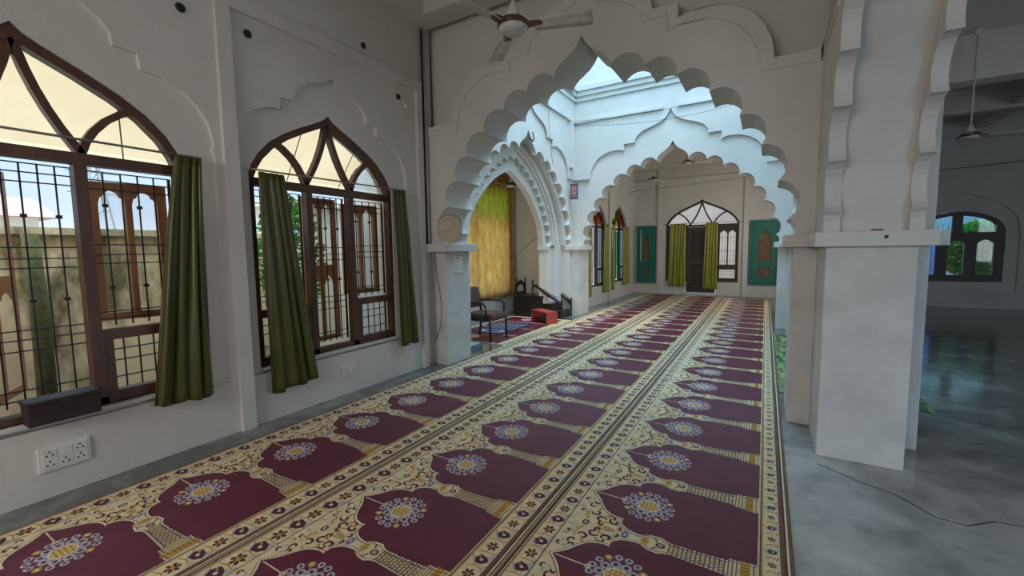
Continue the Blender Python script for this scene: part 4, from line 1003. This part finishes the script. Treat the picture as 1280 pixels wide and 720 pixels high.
# ------------------------------------------------------------------ cupboards on the far wall
SHELFP = mat('pale_brown_shelf', (0.20, 0.12, 0.07), 0.7)
def cupboard(x0, x1, z0, z1, label, open_shelf=False, y=15.0):
    root = empty('wall_cupboard', ((x0+x1)/2, y, z0)); tag(root, label, 'cupboard', 'teal wall cupboards')
    P = fX(y)
    m = MB(); m.plate([(x0, z0), (x1, z0), (x1, z1), (x0, z1)], [[(x0+.06, z0+.06), (x1-.06, z0+.06), (x1-.06, z1-.06), (x0+.06, z1-.06)]], -0.10, -0.001, P); m.build('frame', TEAL, root)
    c_ = (x0+x1)/2; a = (x1-x0)/2-0.06
    def niche_hole(u0, u1, v0, v1):
        cc = (u0+u1)/2; w = (u1-u0)/2
        return [(u0, v0), (u0, v1-.22), (u0+w*.25, v1-.12), (u0+w*.45, v1-.10), (u0+w*.7, v1-.04), (cc, v1), (u1-w*.7, v1-.04), (u1-w*.45, v1-.10), (u1-w*.25, v1-.12), (u1, v1-.22), (u1, v0)]
    m = MB(); mid = z0+0.62
    m.plate([(x0+.065, z0+.065), (x1-.065, z0+.065), (x1-.065, z1-.065), (x0+.065, z1-.065)], [niche_hole(x0+.22, x1-.20, mid+.08, z1-.30), [(x0+.22, z0+.22), (x1-.20, z0+.22), (x1-.20, mid-.08), (x0+.22, mid-.08)]], -0.095, -0.06, P)
    d_ = m.build('door', TEAL, root)
    m = MB(); m.box((x0+.20, z0+.20, -0.05), (x1-.18, z1-.28, -0.04), P=P); m.build('back_panel', SHELFM, root)
    for z in (z0+.85, z0+1.1, z0+1.35):
        m = MB(); m.box((x0+.21, z, -0.055), (x1-.19, z+.02, -0.051), P=P); m.build('shelf', SHELFP, root)
    m = MB(); m.box((x0+.13, 1.1, -0.11), (x0+.155, z1-.12, -0.0955), P=P); m.build('door_edge', WHITEP if not open_shelf else TEAL, root)
cupboard(-3.82, -3.20, 0.36, 2.28, 'teal green arched cupboard on the far wall beside the left windows')
cupboard(-0.42, 0.34, 0.38, 2.32, 'teal green cupboard on the far wall right of the dark door', True)

# ------------------------------------------------------------------ cables in the bright bay and hall
def cable(pts, r, label, name='cable'):
    m = MB(); m.tube(pts, r, 5); o = m.build(name, IRON, loc=pts[0]); tag(o, label, 'cable', 'thin dark cables')
def sag(a, b, s, n=12): return [(a[0]+(b[0]-a[0])*i/n, a[1]+(b[1]-a[1])*i/n, a[2]+(b[2]-a[2])*i/n - s*4*(i/n)*(1-i/n)) for i in range(n+1)]
cable(sag((-3.74, 8.6, 4.15), (0.26, 9.0, 4.25), 0.22), 0.004, 'sagging cable strung across the bright bay under the cornice, lower one')
cable(sag((-3.74, 8.7, 4.22), (0.26, 9.1, 4.38), 0.10), 0.004, 'nearly straight cable strung across the bright bay above the sagging one')
cable([(-3.70, 7.7, 4.4), (-3.70, 7.72, 4.0), (-3.70, 7.80, 3.5), (-3.70, 7.9, 3.2)], 0.004, 'cable hanging down the bright wall above the niche arch')
cable([(-3.745, 9.02, 3.1), (-3.62, 8.99, 2.95)], 0.003, 'short lead running up from the digital clock')
cable(sag((1.05, 13.6, 3.15), (7.6, 13.9, 3.5), 0.05), 0.008, 'long cable along the dim side hall above the far window')
cable([(-5.44, 8.9, 0.9), (-5.43, 9.1, 1.2), (-5.2, 9.34, 1.55), (-4.9, 9.34, 1.75), (-4.5, 9.34, 2.1)], 0.005, 'cable curving up the niche side wall')
m = MB()
for k, (a, b) in enumerate((((-4.0, 3.1), (0.9, 3.45)),)): m.tube([(-3.93, 14.1, 3.35), (0.3, 14.1, 3.55)], 0.012, 6); m.tube([(0.28, 14.1, 3.55), (0.28, 14.1, 4.62)], 0.008, 6)
tag(m.build('hanging_rail', PIPEG, loc=(-1.7, 14.1, 3.45)), 'slender rail spanning the far bay below the ceiling', 'rail')
# curved conduit loop (red-brown) hanging at the top of the niche arch
m = MB(); m.tube([(-3.70, 6.88, 3.62), (-3.66, 6.86, 3.50), (-3.64, 6.92, 3.44), (-3.66, 7.02, 3.50), (-3.70, 7.05, 3.64)], 0.014, 8); tag(m.build('cable_loop', FANB, smooth=True, loc=(-3.7, 6.9, 3.6)), 'dark red cable loop hanging at the tip of the niche arch', 'cable')
# conduit hole and crumbs on capital
m = MB(); m.lathe([(0.012, 0.0), (0.010, 0.004)], (0.665, 3.598, 1.56), 10, axis=Matrix.Rotation(radians(90), 3, 'X')); tag(m.build('plug', IRON, loc=(0.665, 3.598, 1.56)), 'tiny black plug in the front of the big pier capital', 'plug')
m = MB()
for k in range(5): m.lathe([(0.006, 0), (0.012, 0.006), (0.005, 0.013)], (0.60+k*0.012, 3.63+0.004*k, 1.6005), 6)
tag(m.build('plaster_crumb', mat('orange_crumb', (0.40, 0.19, 0.08), 0.9), loc=(0.62, 3.63, 1.6)), 'orange brown crumbs on top of the big pier capital', 'debris')

m = MB(); f_ = [(0.36, 3.52), (0.55, 3.38), (0.72, 3.30), (0.86, 3.12), (0.98, 3.10), (1.12, 3.22), (1.30, 3.24), (1.52, 3.36), (1.75, 3.38)]
m.ribbon(f_, 0.008, 0.0002, 0.0012, lambda u, v, w: (u, v, w)); m.build('crack', GREYP, FLOOR_OB)
# ------------------------------------------------------------------ outside
m = MB(); m.box((-40, -30, -0.3), (-4.08, 60, -0.15)); m.box((-4.08, 15.25, -0.3), (40, 60, -0.15)); struct(m.build('ground', GROUND))
m = MB(); m.box((-6.35, -6, -0.15), (-6.15, 3.7, 1.72)); m.box((-6.40, -6, 1.72), (-6.10, 3.7, 1.79)); tag(m.build('boundary_wall', CONC_OUT, loc=(-6.25, 1.5, -0.15)), 'weathered stained boundary wall outside the left windows', 'wall')
aw = empty('awning', (-5.3, 3.0, 3.2)); tag(aw, 'translucent cream sheet awning seen through the arched window tops', 'awning')
m = MB(); m.add([(-4.10, -3.5, 3.40), (-4.10, 4.4, 3.40), (-5.6, 4.4, 2.46), (-5.6, -3.5, 2.46), (-4.10, -3.5, 3.404), (-4.10, 4.4, 3.404), (-5.6, 4.4, 2.464), (-5.6, -3.5, 2.464)], [(0, 1, 2, 3), (7, 6, 5, 4), (0, 4, 5, 1), (1, 5, 6, 2), (2, 6, 7, 3), (3, 7, 4, 0)]); m.build('sheet', AWN, aw)
for y in (-0.4, 1.30, 3.0, 3.8):
    m = MB(); m.tube([(-4.10, y, 3.38), (-5.6, y+0.5, 2.44)], 0.006, 6); m.build('stay_wire', IRON, aw)
def bush(name, c, r, n, seedv, label, cat='shrub', size=0.07, trunk=True, mt=LEAF1, group=None, sq=1.0):
    rnd = random.Random(seedv); root = empty(name, (c[0], c[1], -0.15)); tag(root, label, cat, group)
    m = MB()
    for _ in range(n):
        th = rnd.uniform(0, 2*pi); ph = rnd.uniform(-1, 1); rr = r*rnd.uniform(0.35, 1)**0.5
        p = Vector((c[0]+rr*cos(th)*(1-ph*ph)**.5, c[1]+rr*sin(th)*(1-ph*ph)**.5, c[2]+rr*ph*sq))
        a = Vector((rnd.uniform(-1, 1), rnd.uniform(-1, 1), rnd.uniform(-.6, .6))).normalized(); b = a.cross(Vector((rnd.uniform(-1, 1), rnd.uniform(-1, 1), rnd.uniform(-1, 1)))).normalized()
        s = size*rnd.uniform(.6, 1.3)
        m.add([p-a*s, p+b*s*.4, p+a*s, p-b*s*.4], [(0, 1, 2, 3)])
    m.build('foliage', mt, root, recalc=False)
    m = MB(); m.tube([(c[0], c[1], -0.15), (c[0]+.05, c[1], c[2]*.6), (c[0], c[1]+.05, c[2])], [.07, .05, .02], 8); m.build('trunk', BARK, root, smooth=True)
bush('shrub', (-5.35, 3.36, 1.45), 0.42, 1600, 5, 'bright green leafy shrub outside the middle window', sq=2.0, size=0.05)
m = MB(); m.tube([(-5.95, 1.17, -0.15), (-5.93, 1.18, 0.9), (-5.95, 1.17, 1.72)], [.075, .07, .06], 10); tag(m.build('tree_stump', BARK, smooth=True, loc=(-5.95, 1.17, -0.15)), 'mossy green trunk standing against the weathered boundary wall', 'trunk')
hs = empty('house', (-26, 4, -0.15)); tag(hs, 'distant pink roofed house beyond the boundary wall', 'house')
m = MB(); m.box((-30, -1, -0.15), (-24, 5.0, 3.0)); m.build('walls', CREAMW, hs)
m = MB(); m.add([(-30.5, -1.5, 3.0), (-23.5, -1.5, 3.0), (-23.5, 5.5, 3.0), (-30.5, 5.5, 3.0), (-27, -1.5, 4.0), (-27, 5.5, 4.0)], [(0, 1, 4), (1, 2, 5, 4), (2, 3, 5), (3, 0, 4, 5), (0, 3, 2, 1)]); m.build('roof', PINK, hs)
m = MB()
def py(t, s): w = 0.9*(1-t)+0.12*t; return w*s
for sx in (-1, 1):
    for sy2 in (-1, 1): m.tube([(-34+py(0, sx), 9.5+py(0, sy2), -0.15), (-34+py(1, sx), 9.5+py(1, sy2), 7.4)], 0.05, 4)
for k in range(7):
    t0_, t1_ = k/7, (k+1)/7
    for sx in (-1, 1): m.tube([(-34+py(t0_, sx), 9.5+py(t0_, -1), 7.5*t0_), (-34+py(t1_, sx), 9.5+py(t1_, 1), 7.5*t1_)], 0.03, 4)
for z in (5.2, 6.4): m.tube([(-34, 8.3, z), (-34, 10.7, z)], 0.05, 4)
tag(m.build('pylon', PIPEG, loc=(-34, 9.5, -0.15)), 'thin lattice pylon on the skyline beyond the nearest window', 'pylon')
# neighbour house wall behind the middle window, and behind the far bay
m = MB(); m.box((-9.2, 3.9, -0.15), (-6.3, 6.9, 2.25)); m.box((-9.3, 3.8, 2.25), (-6.2, 7.0, 2.33)); tag(m.build('house', CREAMW, loc=(-7.7, 5.4, -0.15)), 'cream outbuilding outside the middle window', 'house')
m = MB(); m.box((-12, 8.5, -0.15), (-10, 17, 2.9)); m.box((-12.1, 8.4, 2.9), (-9.9, 17.1, 3.0)); tag(m.build('house', CREAMW, loc=(-11, 12.7, -0.15)), 'cream house outside the far left windows with coloured tops', 'house')
PINKW = mat('pinkish_beige_wall', (0.66, 0.47, 0.39), 0.9, noise=(0.58, 0.42, 0.35), scale=1.5)
m = MB(); m.plate([(-7, -0.15), (1.6, -0.15), (1.6, 4.1), (-1.15, 4.1), (-1.15, 3.45), (-1.8, 3.62), (-2.35, 3.42), (-3.2, 3.42), (-3.2, 4.1), (-7, 4.1)], [], 18.2, 18.5, fX(0)); tag(m.build('courtyard_wall', PINKW, loc=(-2, 18.3, -0.15)), 'pinkish beige courtyard wall behind the dark far door', 'wall')
for k, (x, y, z, r) in enumerate(((4.95, 16.3, 1.35, 0.80), (7.4, 17.4, 1.6, 1.0))):
    bush('tree', (x, y, z), r, 3200, 20+k, ('bright green bush outside the side hall window, nearer the glass', 'green tree outside the side hall window, behind the nearer bush')[k], 'tree', 0.11)
m = MB(); m.box((2.6, 18.9, -0.15), (9, 19.1, 2.6)); tag(m.build('yard_wall', mat('blue_grey_wall', (0.34, 0.38, 0.55), 0.9), loc=(5, 19, -0.15)), 'blue-grey yard wall behind the side hall window', 'wall')
